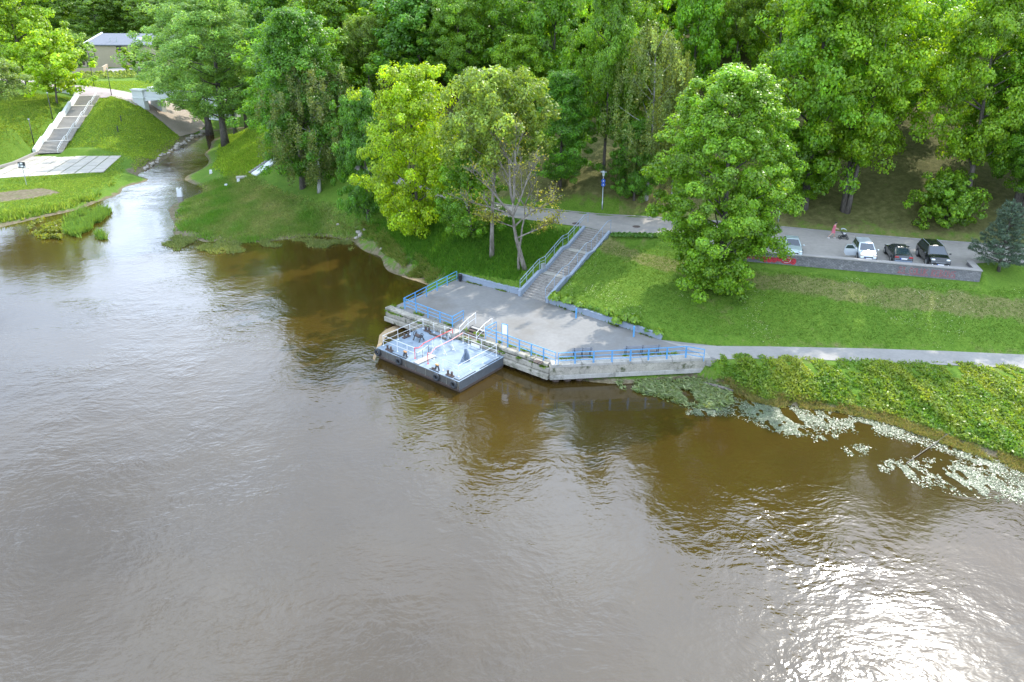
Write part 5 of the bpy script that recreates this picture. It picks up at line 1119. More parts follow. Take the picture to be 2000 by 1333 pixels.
# ---------------------------------------------------------------- lamps and signs
def park_lamp(base, h, label, sign=False):
    t = thing('street_lamp', label, 'street lamp', base, 0, 'park street lamps'); MB().tube([(0, 0, -.1), (0, 0, .9), (0, 0, .92), (0, 0, h - .5)], [.075, .075, .05, .042], 10).build('pole', M['galv'], t, smooth=True)
    MB().lathe([(.09, h - .5), (.12, h - .42), (.16, h - .18), (.13, h - .1)], n=12).build('lantern', M['lamp_glass'], t, smooth=True); MB().lathe([(.40, h - .02), (.34, h + .06), (.12, h + .13), (.03, h + .16)], n=16).lathe([(.05, h - .14), (.05, h)], n=8).build('shade', M['galv'], t, smooth=True)
    if sign:
        for k, z in enumerate((h - 1.0, h - 1.42)):
            s_ = MB().tube([(.0, -.07, z), (.0, -.10, z)], .23, 18).build('sign_disc', M['sign_blue'], t); MB().bar((-.04, -.105, z - .1), (.0, -.105, z + .08), .04, .01).bar((.05, -.105, z - .1), (.0, -.105, z + .1), .04, .01).build('sign_symbol', M['white'], s_)
    return t
q = G(1176, 409); park_lamp(q, 4.3, 'grey street lamp with a mushroom head and blue round signs beside the park road', True)
q = G(1520, 433); park_lamp(q, 4.6, 'slim grey street lamp by the car park, its head hidden by the lawn maple')
def dark_lamp(px, py, top, label, head=True):
    b_ = G(px, py); h = min(11, max(3.5, DY(px, top, b_[1])[2] - b_[2])); t = thing('street_lamp', label, 'street lamp', b_, 0, 'dark slim lamps around the far steps')
    MB().tube([(0, 0, -.2), (-.05, 0, h)], [.10, .055], 8).build('pole', M['dark_metal'], t, smooth=True)
    if head: MB().lathe([(.10, h - .02), (.16, h + .24), (.06, h + .30)], (-.05, 0, 0), 10).build('lantern', M['lamp_glass'], t, smooth=True); MB().lathe([(.20, h + .30), (.04, h + .37)], (-.05, 0, 0), 10).build('cap', M['dark_metal'], t)
    else: MB().box((.25, -.1, h), (.9, .3, .1)).build('lantern', M['dark_metal'], t)
dark_lamp(184, 170, 92, 'tallest dark lamp on the lawn in front of the beige building', False); dark_lamp(218, 187, 136, 'dark lamp on the path edge between the steps and the white bridge')
dark_lamp(103, 233, 183, 'dark lamp on the shaded slope left of the white steps, upper of two'); dark_lamp(67, 284, 235, 'dark lamp near the foot of the white steps, lower of two')
for a, b_, lab in [(237, 238, 'short dark bollard light on the green slope, upper one'), (230.5, 258.5, 'short dark bollard light on the green slope, lower one'), (270, 149, 'short dark bollard light beside the shrub beds')]:
    o = MB().lathe([(.11, -.1), (.11, 1.05), (.13, 1.06), (.13, 1.2), (.04, 1.22)], n=10).build('bollard_light', M['dark_metal']); o.location = tuple(G(a, b_)); tag(o, lab, 'bollard light', 'bollard lights')
q = G(52, 362); ns = thing('navigation_sign', 'black and white square river sign on a grey post before the concrete slabs', 'sign', q); hh = 3.3
MB().tube([(0, 0, -.2), (-.05, 0, hh)], .05, 8).build('post', M['galv'], ns); sb = MB().box((-.05, -.08, hh), (1.15, .05, .95)).build('board', M['black'], ns)
MB().box((-.05, -.115, hh + .24), (.40, .03, .26)).box((-.02, -.115, hh - .20), (.46, .03, .26)).box((-.50, -.115, hh), (.16, .03, .5)).box((.44, -.115, hh - .3), (.14, .03, .3)).build('marking', M['white'], sb)

# ---------------------------------------------------------------- far bank: plaza, white steps, bridge, building
qa, qb, qc, qd = [P(a, b_, PLAZA_Z) for a, b_ in [(-42, 351), (203, 336), (238, 304.5), (58, 306)]]
def bil(u, v): return (qa * (1 - u) + qb * u) * (1 - v) + (qd * (1 - u) + qc * u) * v
plz = thing('slab_pavement', 'pale concrete slabs with grassy joints at the foot of the white steps', 'pavement', (*bil(.5, .5)[:2], PLAZA_Z))
nu, nv = 8, 5
for i in range(nu):
    for j in range(nv):
        g_ = .005; u0, u1, v0, v1 = i / nu + g_, (i + 1) / nu - g_, j / nv + g_ * 1.2, (j + 1) / nv - g_ * 1.2; po = [bil(u, v)[:2] for u, v in ((u0, v0), (u1, v0), (u1, v1), (u0, v1))]; z = PLAZA_Z + random.uniform(-.02, .02)
        MB().prism([tuple(p) for p in po], z - .12, z + .03).build('slab', M['slab'], plz, world=True)
kb = [G(-60, 352)] + [P(a, b_, PLAZA_Z) for a, b_ in [(0, 329), (28, 321), (52, 310), (74, 300)]]
kt = thing('stone_kerb', 'low grey stone kerb curving along the slabs to the white steps', 'kerb', (*kb[1][:2], PLAZA_Z))
for i in range(len(kb) - 1): MB().bar((*kb[i][:2], PLAZA_Z + .15), (*kb[i + 1][:2], PLAZA_Z + .15), .5, .6).build('kerb_stone', M['kerb'], kt, world=True)
fst = thing('white_steps', 'long pale steps with a white side wall climbing the far bank', 'stairs', (*FS_B[:2], PLAZA_Z), atan2(FS_D[1], FS_D[0]))
nf, per_f, lnd = 5, 9, 1.5; tr = (FS_L - (nf - 1) * lnd) / (nf * per_f); ri = (9.0 - PLAZA_Z) / (nf * per_f); t = 0; z = 0; me_ = None; pr_ = [(0, 0)]
for f in range(nf):
    for i in range(per_f):
        z += ri
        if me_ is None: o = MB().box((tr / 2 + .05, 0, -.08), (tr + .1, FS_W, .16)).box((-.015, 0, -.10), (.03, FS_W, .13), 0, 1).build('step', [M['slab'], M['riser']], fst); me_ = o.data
        else: o = bpy.data.objects.new('step', me_); C.objects.link(o); o.parent = fst
        o.location = (t, 0, z); t += tr
    pr_.append((t, z))
    if f < nf - 1: MB().box((t + lnd / 2, 0, z - .1), (lnd + .1, FS_W, .2)).build('landing', M['slab'], fst); t += lnd; pr_.append((t, z))
b = MB(); y0, y1 = FS_W / 2, FS_W / 2 + .55; pq = [(a - .3, c + 1.0) for a, c in pr_]
for (xa, za), (xb2, zb2) in zip(pq[:-1], pq[1:]): b.add([(xa, y0, za - 1.8), (xb2, y0, zb2 - 1.8), (xb2, y0, zb2), (xa, y0, za), (xa, y1, za - 1.8), (xb2, y1, zb2 - 1.8), (xb2, y1, zb2), (xa, y1, za)], [(3, 2, 1, 0), (4, 5, 6, 7), (7, 6, 2, 3), (4, 7, 3, 0), (1, 2, 6, 5)])
b.build('side_wall', M['plaster'], fst)
b = MB(); yy = -FS_W / 2 + .7; hp = [(a, yy, c + .95) for a, c in pr_]; b.tube(hp, .045, 6); b.tube([(p[0], p[1], p[2] - .4) for p in hp], .03, 6)
for p in hp: b.tube([(p[0], p[1], p[2] - 1.0), p], .04, 6)
b.build('handrail', M['white'], fst)
prom = [P(a, b_, 9.0) for a, b_ in [(148, 188.5), (188, 187), (215, 188.5), (244, 189), (262, 190), (330, 183), (330, 176), (262, 181), (244, 180), (200, 177), (170, 173), (110, 172), (60, 160), (30, 150), (-30, 150), (-30, 158), (40, 166), (100, 180), (146, 182)]]
tag(sheet('promenade', prom, .10, M['pink_path'], 2.0), 'pale pinkish promenade at the head of the far steps', kind='structure')
a_, b_ = P(92, 181, 9.0), P(147, 187, 9.0); wallseg('white_parapet', 'white parapet wall running left from the head of the far steps', a_, b_, float(b_[2]) - .3, 1.4, .5, 'plaster')
ba = G(266, 202); btop = DY(266, 172, ba[1])[2]; bz = btop - 3.4; bb = P(425, 185, btop - .5); bd = (bb - ba)[:2]; BLn = float(np.linalg.norm(bd)); bang = atan2(bd[1], bd[0])
brg = thing('white_footbridge', 'white footbridge with heavy end pedestals over the stream behind the poplars', 'bridge', (ba[0], ba[1], bz), bang)
MB().box((BLn / 2, 2.6, 1.35), (BLn, 4.6, .5)).build('deck', M['plaster'], brg)
for y, nm in ((.25, 0), (5.0, 1)):
    arcp = [(BLn * i / 10, .15 + 1.0 * sin(pi * i / 10)) for i in range(11)]; b = MB()
    for (xa, za), (xc, zc) in zip(arcp[:-1], arcp[1:]): b.add([(xa, y - .25, za), (xc, y - .25, zc), (xc, y - .25, 1.55), (xa, y - .25, 1.55), (xa, y + .25, za), (xc, y + .25, zc), (xc, y + .25, 1.55), (xa, y + .25, 1.55)], [(0, 1, 2, 3), (7, 6, 5, 4), (0, 4, 5, 1), (3, 2, 6, 7)])
    b.build('side_beam', M['plaster'], brg); MB().box((BLn / 2, y, 2.05), (BLn, .30, .9)).box((BLn / 2, y, 2.58), (BLn, .48, .14)).build('parapet', M['plaster'], brg)
    for x in (1.2, BLn - 1.2): MB().box((x, y, .2), (3.3, 1.3, 5.6)).box((x, y, 1.2), (3.55, 1.55, .3)).box((x, y, 3.0), (3.7, 1.7, .35)).build('pedestal', M['plaster'], brg, bevel=.03)
slope = [G(a, b_) for a, b_ in [(278, 210), (290, 203), (310, 196), (345, 205), (385, 228), (402, 246), (378, 262), (352, 268), (318, 240)]]
tag(sheet('paved_slope', slope, .12, M['cobbles'], 1.2), 'pale stone paved slope below the white bridge', kind='structure')

gb = G(172, 131); ge = G(300, 137); ge = np.array([ge[0], gb[1] - 3, gb[2]]); ud = (ge - gb)[:2]; BW = float(np.linalg.norm(ud)); bw_ = atan2(ud[1], ud[0]); eave = DY(172, 86.5, gb[1])[2] - gb[2]; ridge = DY(208, 66, gb[1] + 9)[2] - gb[2]
bld = thing('beige_building', 'beige rendered building with a grey sloping roof behind the shrub beds', 'building', (gb[0], gb[1], gb[2] - .3), bw_); dp = 10.0
MB().add([(0, 0, 0), (BW, 0, 0), (BW, dp, 0), (0, dp, 0), (0, 0, eave), (BW, 0, eave), (BW, dp, ridge), (0, dp, ridge)], [(0, 1, 5, 4), (1, 2, 6, 5), (2, 3, 7, 6), (3, 0, 4, 7), (4, 5, 6, 7)]).build('wall', M['render'], bld)
sl = (ridge - eave) / dp; rf = MB().add([(-.3, -.5, eave - .5 * sl + .02), (BW + .4, -.5, eave - .5 * sl + .02), (BW + .4, dp + .2, ridge + .2 * sl + .02), (-.3, dp + .2, ridge + .2 * sl + .02), (-.3, -.5, eave - .5 * sl + .3), (BW + .4, -.5, eave - .5 * sl + .3), (BW + .4, dp + .2, ridge + .2 * sl + .3), (-.3, dp + .2, ridge + .2 * sl + .3)], [(0, 3, 2, 1), (4, 5, 6, 7), (0, 1, 5, 4), (1, 2, 6, 5), (2, 3, 7, 6), (3, 0, 4, 7)]).build('roof', M['roof'], bld)
MB().bar((-.15, -.5, eave - .5 * sl + .45), (-.15, dp + .2, ridge + .2 * sl + .5), .4, .35).build('roof_parapet', M['white'], rf)
def bx_(px): return (px - 172) / (300 - 172) * BW
for px in (210, 221): MB().tube([(bx_(px), 2.2, eave + 2.2 * sl), (bx_(px), 2.2, eave + 2.2 * sl + 1.3)], .14, 8).lathe([(.24, 0), (.24, .2)], (bx_(px), 2.2, eave + 2.2 * sl + 1.2), 8).build('vent_pipe', M['galv'], rf)
MB().box((bx_(227), dp - 1, ridge + .2), (1.4, 1, .8)).build('chimney', M['brown'], rf); MB().box((bx_(252), 4.5, eave + 4.5 * sl + .5), (1.6, 1.4, 1.0)).build('skylight', M['white'], rf)
def wz(py): return DY(200, py, gb[1])[2] - gb[2] + .3
for pa, pb, ya, yb, n in ((176.5, 187.5, 104, 124, 3), (253, 263, 103, 123, 3), (225.5, 234.5, 90, 98, 0), (276, 286, 104, 124, 3)):
    xa, xb2, z0, z1 = bx_(pa), bx_(pb), wz(yb), wz(ya); fr = MB().box(((xa + xb2) / 2, -.03, (z0 + z1) / 2), (xb2 - xa, .16, z1 - z0)).build('window', M['brown'], bld)
    if n:
        for k in range(n): h_ = (z1 - z0 - .25) / n; MB().box(((xa + xb2) / 2 + .12, -.09, z0 + .12 + h_ * (k + .5)), (xb2 - xa - .5, .08, h_ - .18)).build('pane', M['window_pane'], fr)
    else: MB().box(((xa + xb2) / 2, -.09, (z0 + z1) / 2), (xb2 - xa - .2, .08, z1 - z0 - .2)).build('pane', M['dark_metal'], fr)
MB().bar((-.1, -.06, 0), (-.1, -.06, eave), .14).build('drainpipe', M['dark_metal'], bld)
MB().box((-5.5, 4.0, eave * .31), (11, 8, eave * .62)).build('wing_wall', M['render'], bld); wr2 = MB().add([(-11.4, -.5, eave * .62), (-.1, -.5, eave * .62), (-.1, 8.3, eave * .62 + 2.6), (-11.4, 8.3, eave * .62 + 2.6), (-11.4, -.5, eave * .62 + .25), (-.1, -.5, eave * .62 + .25), (-.1, 8.3, eave * .62 + 2.85), (-11.4, 8.3, eave * .62 + 2.85)], [(0, 3, 2, 1), (4, 5, 6, 7), (0, 1, 5, 4), (1, 2, 6, 5), (2, 3, 7, 6), (3, 0, 4, 7)]).build('wing_roof', M['roof'], bld)
MB().box((-2.0, -.03, 1.6), (2.2, .14, 1.4)).build('window', M['brown'], bld)
fa, fb = G(142, 146), G(203, 142); wallseg('garden_wall', 'low curving beige garden wall in front of the building', fa, fb, float(min(fa[2], fb[2])), 1.7, .4, 'render'); fc = G(212, 135); wallseg('garden_wall', 'short beige garden wall turning towards the building', fb, fc, float(fb[2]), 1.7, .4, 'render')
apron = [G(a, b_) for a, b_ in [(206, 146), (240, 140), (262, 136), (240, 133), (212, 135)]]; tag(sheet('building_apron', apron, .1, M['kerb'], 2), 'grey paved apron before the beige building', kind='structure')
sm = leafy_plant('bed_shrub', 110, .75, 1.0, .40, (.17, .26, .035), asp=.6); sr = random.Random(4)
for row, (y0_, y1_, n) in enumerate(((145.5, 143.5, 13), (149.5, 147.5, 16), (153.5, 152.5, 14))):
    for i in range(n):
        q = G(153 + i * (118 / n) + row * 3 + sr.uniform(-1.5, 1.5), y0_ + (y1_ - y0_) * i / n + sr.uniform(-.8, .8)); s_ = sr.uniform(.75, 1.2); o = bpy.data.objects.new('bed_shrub', sm); C.objects.link(o); o.location = tuple(q); o.scale = (s_, s_, s_); o.rotation_euler = (0, 0, sr.uniform(0, 6)); tag(o, 'small rounded yellow-green shrub in the planted bed before the beige building', 'shrub', 'small shrubs in the planted beds')
bo_ = MB().ball((0, 0, .5), (1.3, 1.0, .9), 10, 7, jit=.12, rnd=sr).build('boulder', M['stone']); bo_.location = tuple(G(275, 139)); tag(bo_, 'large pale boulder on the lawn right of the beige building front', 'boulder')

# stones along the stream, drain, small markers
rm = [MB().ball((0, 0, .1), (.55, .42, .34), 7, 5, jit=.22, rnd=sr).build('rock', M['stone']) for _ in range(3)]; first = True
for i in range(46):
    f = (i + sr.uniform(0, 1)) / 46; xs = [285, 300, 325, 350, 380, 396, 408]; ys = [331, 319, 301, 286, 270, 262, 252]; k = f * 6; j = min(5, int(k)); q = G(xs[j] + (xs[j + 1] - xs[j]) * (k - j) + sr.uniform(-5, 3), ys[j] + (ys[j + 1] - ys[j]) * (k - j) + sr.uniform(-3, 1.5))
    if i < 3: o = rm[i]
    else: o = rm[i % 3].copy(); C.objects.link(o)
    s_ = sr.uniform(.5, 1.1) * (1.25 if f > .45 else .8); o.location = (q[0], q[1], max(q[2], -.05) - .05); o.scale = (s_, s_, s_); o.rotation_euler = (0, 0, sr.uniform(0, 6)); tag(o, 'rough stone in the rocky edge of the stream below the paved slope', 'rock', 'rocks along the stream edge')
for i, (a, b_, s_) in enumerate([(700, 455, .7), (705, 461, .9), (697, 466, .6), (745, 487, .5), (660, 440, .5), (712, 449, .5)]):
    o = rm[i % 3].copy(); C.objects.link(o); q = G(a, b_); o.location = (q[0], q[1], q[2]); o.scale = (s_,) * 3; o.rotation_euler = (0, 0, i * 1.7); tag(o, 'pale stone on the bare earth bank below the yellow-green maple', 'rock', 'stones on the bare bank')
da, db = G(496, 343), G(540, 312); dr_ = thing('drain_chute', 'white concrete drain chute on the sunny bank left of the dark maple', 'drain', da); dd = (db - da); 
n2 = np.array([-dd[1], dd[0], 0]) / np.hypot(dd[0], dd[1])
MB().add([tuple(da + n2 * -.9 + [0, 0, .25]), tuple(db + n2 * -.9 + [0, 0, .25]), tuple(db + n2 * .9 + [0, 0, .25]), tuple(da + n2 * .9 + [0, 0, .25]), tuple(da + n2 * -.9 - [0, 0, .5]), tuple(db + n2 * -.9 - [0, 0, .5]), tuple(db + n2 * .9 - [0, 0, .5]), tuple(da + n2 * .9 - [0, 0, .5])], [(0, 1, 2, 3), (0, 4, 5, 1), (2, 6, 7, 3), (3, 7, 4, 0)]).build('chute_bed', M['plaster'], dr_, world=True)
for i in range(9): c_ = da + dd * (i + .5) / 9 + n2 * 1.3; MB().box((c_[0], c_[1], c_[2] + .22), (.7, .5, .2), atan2(dd[1], dd[0])).build('chute_step', M['kerb'], dr_, world=True)
e_ = G(478, 347); MB().box((e_[0], e_[1], e_[2] + .08), (2.6, 1.2, .25), .3).build('outfall_slab', M['slab'], dr_, world=True)
for a, b_, lab in [(412, 339, 'white marker stone at the stream edge, farthest of three'), (442, 367, 'white marker stone at the tip of the low bank'), (466, 357, 'tiny white marker stone nearest the drain chute')]:
    o = MB().box((0, 0, .25), (.5, .4, .7), .3, 0, .8).build('marker_stone', M['plaster']); o.location = tuple(G(a, b_)); tag(o, lab, 'marker stone', 'marker stones on the low bank')
q = P(352, 384, 0); mp_ = thing('mooring_post', 'pale twin-topped concrete post standing in the stream mouth', 'post', q); MB().box((0, 0, .2), (.8, .7, 1.8), .2, 0, .9).build('post_body', M['plaster'], mp_)
for s_ in (-1, 1): MB().box((s_ * .25, 0, 1.2), (.26, .5, .3), .2).build('post_top', M['plaster'], mp_)
for a, b_ in [(1125, 437), (1243, 443), (868, 379)]:
    q = P(a, b_, PARK_Z); o = MB().lathe([(.42, -.02), (.42, .015), (.38, .02)], n=16).build('manhole_cover', M['rust']); o.location = tuple(q); tag(o, {1125: 'round brown manhole cover at the left of the stair head', 1243: 'round brown manhole cover right of the stair head', 868: 'round manhole cover on the shaded road behind the yellow-green maple'}[a], 'manhole cover', 'manhole covers in the park road')
kl = [P(a, b_, PARK_Z) for a, b_ in [(930, 392.5), (1010, 404.5), (1087, 411.5), (1168, 419.5), (1290, 426.5), (1400, 433.5), (1517, 443.5), (1652, 456.5), (1792, 468.5), (1918, 477.5), (2100, 489.5)]]
kr = thing('road_kerb', 'low dark kerb along the wooded side of the park road', 'kerb', (*kl[0][:2], PARK_Z))
for i in range(len(kl) - 1): MB().bar((*kl[i][:2], PARK_Z + .0), (*kl[i + 1][:2], PARK_Z + .0), .14, .24).build('kerb_stone', M['kerb'], kr, world=True)

# ---------------------------------------------------------------- grasses, weeds, water plants, foam
def scatter(poly, n, seed, rag=1.6):
    r_ = np.random.default_rng(seed); xs = [p[0] for p in poly]; ys = [p[1] for p in poly]; out = np.zeros((0, 2))
    while len(out) < n:
        q = np.stack([r_.uniform(min(xs), max(xs), n), r_.uniform(min(ys), max(ys), n)], 1); q = q[in_poly(q[:, 0], q[:, 1], poly)]
        if rag: q = q[seg_dist(q[:, 0], q[:, 1], poly, True) > rag * r_.uniform(0, 1, len(q)) * (1 + .9 * wnoise(q[:, 0] + seed * 3, q[:, 1], 1.6 / rag))]
        out = np.concatenate([out, q])
    return out[:n]
def cluster_mask(q, sc, thr, seed=0): return wnoise(q[:, 0] + seed * 17, q[:, 1] - seed * 9, sc) > thr
def stuff(name, me, label):
    o = bpy.data.objects.new(name, me); C.objects.link(o); return tag(o, label, kind='stuff')
def on_ground(q, lift=0.0): return np.concatenate([q, (T(q[:, 0], q[:, 1]) + lift)[:, None]], 1)
def mixcol(n, a, b_, v=.2): f = rng.uniform(0, 1, (n, 1)); return (np.array(a) * f + np.array(b_) * (1 - f)) * (1 + rng.normal(0, v, (n, 1))).clip(.5, 1.7)
GP = lambda L_: [G(a, b_) for a, b_ in L_]
# lush weeds on the right bank: clumps of broad leaves, taller towards the water
bank = PX([(1372, 708), (1450, 707), (1700, 717), (2000, 729), (2200, 745), (2200, 990), (2000, 905), (1920, 878), (1840, 851), (1740, 815), (1600, 789), (1480, 775), (1400, 737)], .9)
q = scatter(bank, 60000, 1, 1.3); hN = wnoise(q[:, 0], q[:, 1], .9) * .5 + wnoise(q[:, 0] + 40, q[:, 1], 2.2) * .5; z = T(q[:, 0], q[:, 1]); keep = (z > .12) & (hN > -.60 + .42 * (z > 1.35)); q, z, hN = q[keep], z[keep], hN[keep]
ht = (.12 + .42 * np.clip(hN + .35, 0, 1)) * np.where(z > 1.4, .45, 1.0); n = len(q); p = np.concatenate([q, (z + ht * rng.uniform(.25, 1, n))[:, None]], 1)
bn_ = np.clip(.5 + .55 * wnoise(q[:, 0], q[:, 1], .5) + .35 * wnoise(q[:, 0] + 7, q[:, 1], 2.4) + rng.normal(0, .12, n), 0, 1)[:, None]; bc_ = (np.array([.085, .195, .022]) * (1 - bn_) + np.array([.225, .29, .048]) * bn_) * (1 + rng.normal(0, .2, (n, 1))).clip(.5, 1.6)
stuff('bank_weeds', leaf_mesh('bank_weeds', p, rng.normal(0, .55, (n, 3)) + np.array([0, 0, .7]), rng.uniform(.12, .30, n), bc_, M['leaf'], .5), 'lush green weeds along the right river bank')
# grass of the lawns: short tufts where the turf can be made out
lawn = GP([(1165, 470), (1300, 470), (1425, 516), (1700, 545), (1910, 556), (2000, 556), (2080, 600), (2080, 694), (1850, 685), (1500, 676), (1295, 666), (1080, 588)])
q = scatter(lawn, 34000, 2, .8); n = len(q); stuff('lawn_grass', blade_mesh('lawn_grass', on_ground(q, -.01), rng.uniform(.05, .12, n), .028, .5, mixcol(n, (.05, .14, .012), (.13, .21, .035)), M['blade'], 2), 'short grass of the lawn below the car park')
q = scatter(lawn, 5000, 3); q = q[cluster_mask(q, .5, .25)]; n = len(q); stuff('daisies', leaf_mesh('daisies', on_ground(q, .10), np.tile([[0, 0, 1.]], (n, 1)) + rng.normal(0, .2, (n, 3)), rng.uniform(.035, .07, n), np.tile([[.7, .7, .62]], (n, 1)), M['blade'], 1), 'tiny white daisies in the lawn')
tall = GP([(735, 428), (840, 400), (900, 412), (1075, 440), (1128, 448), (1012, 572), (905, 540), (865, 545), (840, 538), (790, 520), (740, 488), (700, 462)])
q = scatter(tall, 30000, 4); n = len(q); stuff('tall_grass', blade_mesh('tall_grass', on_ground(q, -.02), rng.uniform(.15, .42, n), .04, .45, mixcol(n, (.045, .15, .012), (.10, .23, .025)), M['blade'], 3), 'tall green grass on the bank left of the stairs')
low = GP([(338, 452), (338, 428), (352, 400), (385, 360), (470, 330), (560, 372), (650, 395), (720, 430), (745, 470), (700, 478), (640, 468), (560, 472), (480, 478), (400, 474)])
q = scatter(low, 34000, 5, 4.5); z = T(q[:, 0], q[:, 1]); q = q[(z > -.15)]; n = len(q); nf_ = np.clip(.5 + .6 * wnoise(q[:, 0], q[:, 1], .45) + rng.normal(0, .15, n), 0, 1)[:, None]
c_ = (np.array([.085, .215, .025]) * nf_ + np.array([.24, .27, .12]) * (1 - nf_)) * (1 + rng.normal(0, .18, (n, 1))).clip(.5, 1.6); hb = (.12 + .5 * nf_[:, 0] * rng.uniform(.5, 1.1, n))
stuff('bank_grass', blade_mesh('bank_grass', on_ground(q, -.02), hb, .06, .55, c_, M['blade'], 3), 'rough grass of the low bank at the stream mouth')
lb = GP([(-30, 440), (-30, 300), (70, 298), (110, 310), (250, 300), (240, 345), (190, 392), (130, 412), (60, 428), (0, 440)])
q = scatter(lb, 30000, 6, 3.0); z = T(q[:, 0], q[:, 1]); ok = (z > .02) & ~in_poly(q[:, 0], q[:, 1], [qa, qb, qc, qd]) & ~in_poly(q[:, 0], q[:, 1], dirt); q = q[ok]; z = z[ok]; n = len(q); stuff('far_bank_grass', blade_mesh('far_bank_grass', on_ground(q, -.02), np.where(z < .55, rng.uniform(.4, 1.0, n), rng.uniform(.08, .2, n)), np.where(z < .55, .10, .06), .4, mixcol(n, (.10, .22, .03), (.24, .33, .07)), M['blade'], 3), 'grass on the far bank in front of the concrete slabs')
sl2 = GP([(110, 298), (240, 303), (262, 338), (300, 316), (352, 276), (352, 266), (285, 212), (240, 192), (190, 190), (140, 250)]); q = scatter(sl2, 26000, 9, 1.0); n = len(q); stuff('slope_grass', blade_mesh('slope_grass', on_ground(q, -.02), rng.uniform(.1, .28, n), .07, .5, mixcol(n, (.13, .26, .03), (.27, .37, .06)), M['blade'], 2), 'sunny grass of the far slope between steps and stream')
ls_ = GP([(-20, 330), (20, 318), (72, 296), (140, 192), (60, 182), (-20, 200)]); q = scatter(ls_, 16000, 16, 2.0); n = len(q); stuff('shaded_slope_grass', blade_mesh('shaded_slope_grass', on_ground(q, -.02), rng.uniform(.1, .3, n), .08, .5, mixcol(n, (.09, .20, .02), (.22, .29, .05)), M['blade'], 2), 'grass of the slope left of the white steps')
tl_ = GP([(150, 171), (205, 176), (262, 179), (300, 172), (300, 158), (150, 158)]); q = scatter(tl_, 6000, 17, 1.0); n = len(q); stuff('upper_lawn_grass', blade_mesh('upper_lawn_grass', on_ground(q, -.02), rng.uniform(.1, .25, n), .09, .5, mixcol(n, (.12, .25, .03), (.26, .36, .06)), M['blade'], 2), 'sunny lawn in front of the planted beds')
rs_ = PX([(1400, 735), (1480, 772), (1600, 786), (1740, 812), (1840, 848), (1920, 875), (2060, 920), (2060, 945), (1930, 905), (1840, 872), (1740, 838), (1600, 808), (1480, 796), (1395, 750)], 0); q = scatter(rs_, 9000, 18, .5); z = T(q[:, 0], q[:, 1]); q = q[(z > -.22) & (z < .5)]; q = q[cluster_mask(q, 1.3, -.35)]; n = len(q)
stuff('shore_grass', blade_mesh('shore_grass', np.concatenate([q, np.maximum(T(q[:, 0], q[:, 1]), -.03)[:, None]], 1), rng.uniform(.08, .34, n), .035, .7, mixcol(n, (.12, .18, .04), (.27, .23, .11)), M['blade'], 4), 'ragged dry grass and weeds at the right water edge')
sb_ = GP([(440, 262), (520, 262), (545, 300), (500, 345), (440, 352), (410, 330), (425, 290)]); q = scatter(sb_, 16000, 10, 4.0); n = len(q); stuff('stream_bank_grass', blade_mesh('stream_bank_grass', on_ground(q, -.02), rng.uniform(.15, .5, n), .07, .5, mixcol(n, (.11, .25, .02), (.25, .36, .05)), M['blade'], 3), 'tall sunny grass on the right bank of the stream')
ov_ = PX([(690, 462), (725, 478), (760, 508), (800, 541), (850, 556), (868, 548), (835, 530), (790, 508), (745, 470), (705, 452)], .2); q = scatter(ov_, 6000, 19, .4); z = T(q[:, 0], q[:, 1]); q = q[(z > -.1)]; q = q[cluster_mask(q, 1.1, -.35)]; n = len(q)
stuff('overhanging_grass', blade_mesh('overhanging_grass', on_ground(q, -.02), rng.uniform(.12, .5, n), .05, .7, mixcol(n, (.08, .20, .02), (.22, .23, .09)), M['blade'], 4), 'ragged grass hanging over the bare bank left of the quay')
# plants in the water
def w_pts(L_, n, seed, sc=.8, thr=-.1, rag=2.0): q_ = scatter(PX(L_, 0), n, seed, rag); return q_[cluster_mask(q_, sc, thr, seed)]
q = w_pts([(120, 430), (150, 412), (200, 406), (232, 412), (226, 430), (210, 440), (205, 458), (215, 470), (180, 470), (120, 458)], 9000, 11, .8, .12, 5.0); n = len(q); stuff('reeds', blade_mesh('reeds', np.concatenate([q, np.full((n, 1), -.05)], 1), rng.uniform(.4, 1.1, n), .06, .35, mixcol(n, (.08, .19, .05), (.16, .27, .05)), M['blade'], 3), 'green reeds standing in the river at the left')
q = w_pts([(50, 452), (60, 436), (90, 426), (125, 430), (125, 470), (95, 474), (60, 462)], 3800, 12, .7, -.1, 4.0); n = len(q); stuff('yellow_water_plants', leaf_mesh('yellow_water_plants', np.concatenate([q, rng.uniform(.0, .5, (n, 1))], 1), rng.normal(0, .6, (n, 3)) + [0, 0, .6], rng.uniform(.2, .45, n), mixcol(n, (.17, .20, .03), (.11, .17, .03)), M['leaf'], .6), 'yellowish leafy plants in the river at the left edge')
q = w_pts([(1188, 750), (1215, 742), (1300, 738), (1375, 738), (1425, 756), (1440, 788), (1400, 806), (1340, 800), (1280, 778), (1230, 768)], 7000, 13, 1.3, -.45); n = len(q); a = rng.normal(2.6, .6, n); stuff('trailing_water_weed', leaf_mesh('trailing_water_weed', np.concatenate([q, rng.uniform(.02, .22, (n, 1))], 1), rng.normal(0, .4, (n, 3)) + [0, 0, .9], rng.uniform(.25, .6, n), mixcol(n, (.10, .17, .06), (.20, .25, .15)), M['leaf_soft'], .22, .1, np.stack([np.cos(a), np.sin(a), a * 0], 1) * 2), 'trailing grey-green water weed before the quay')
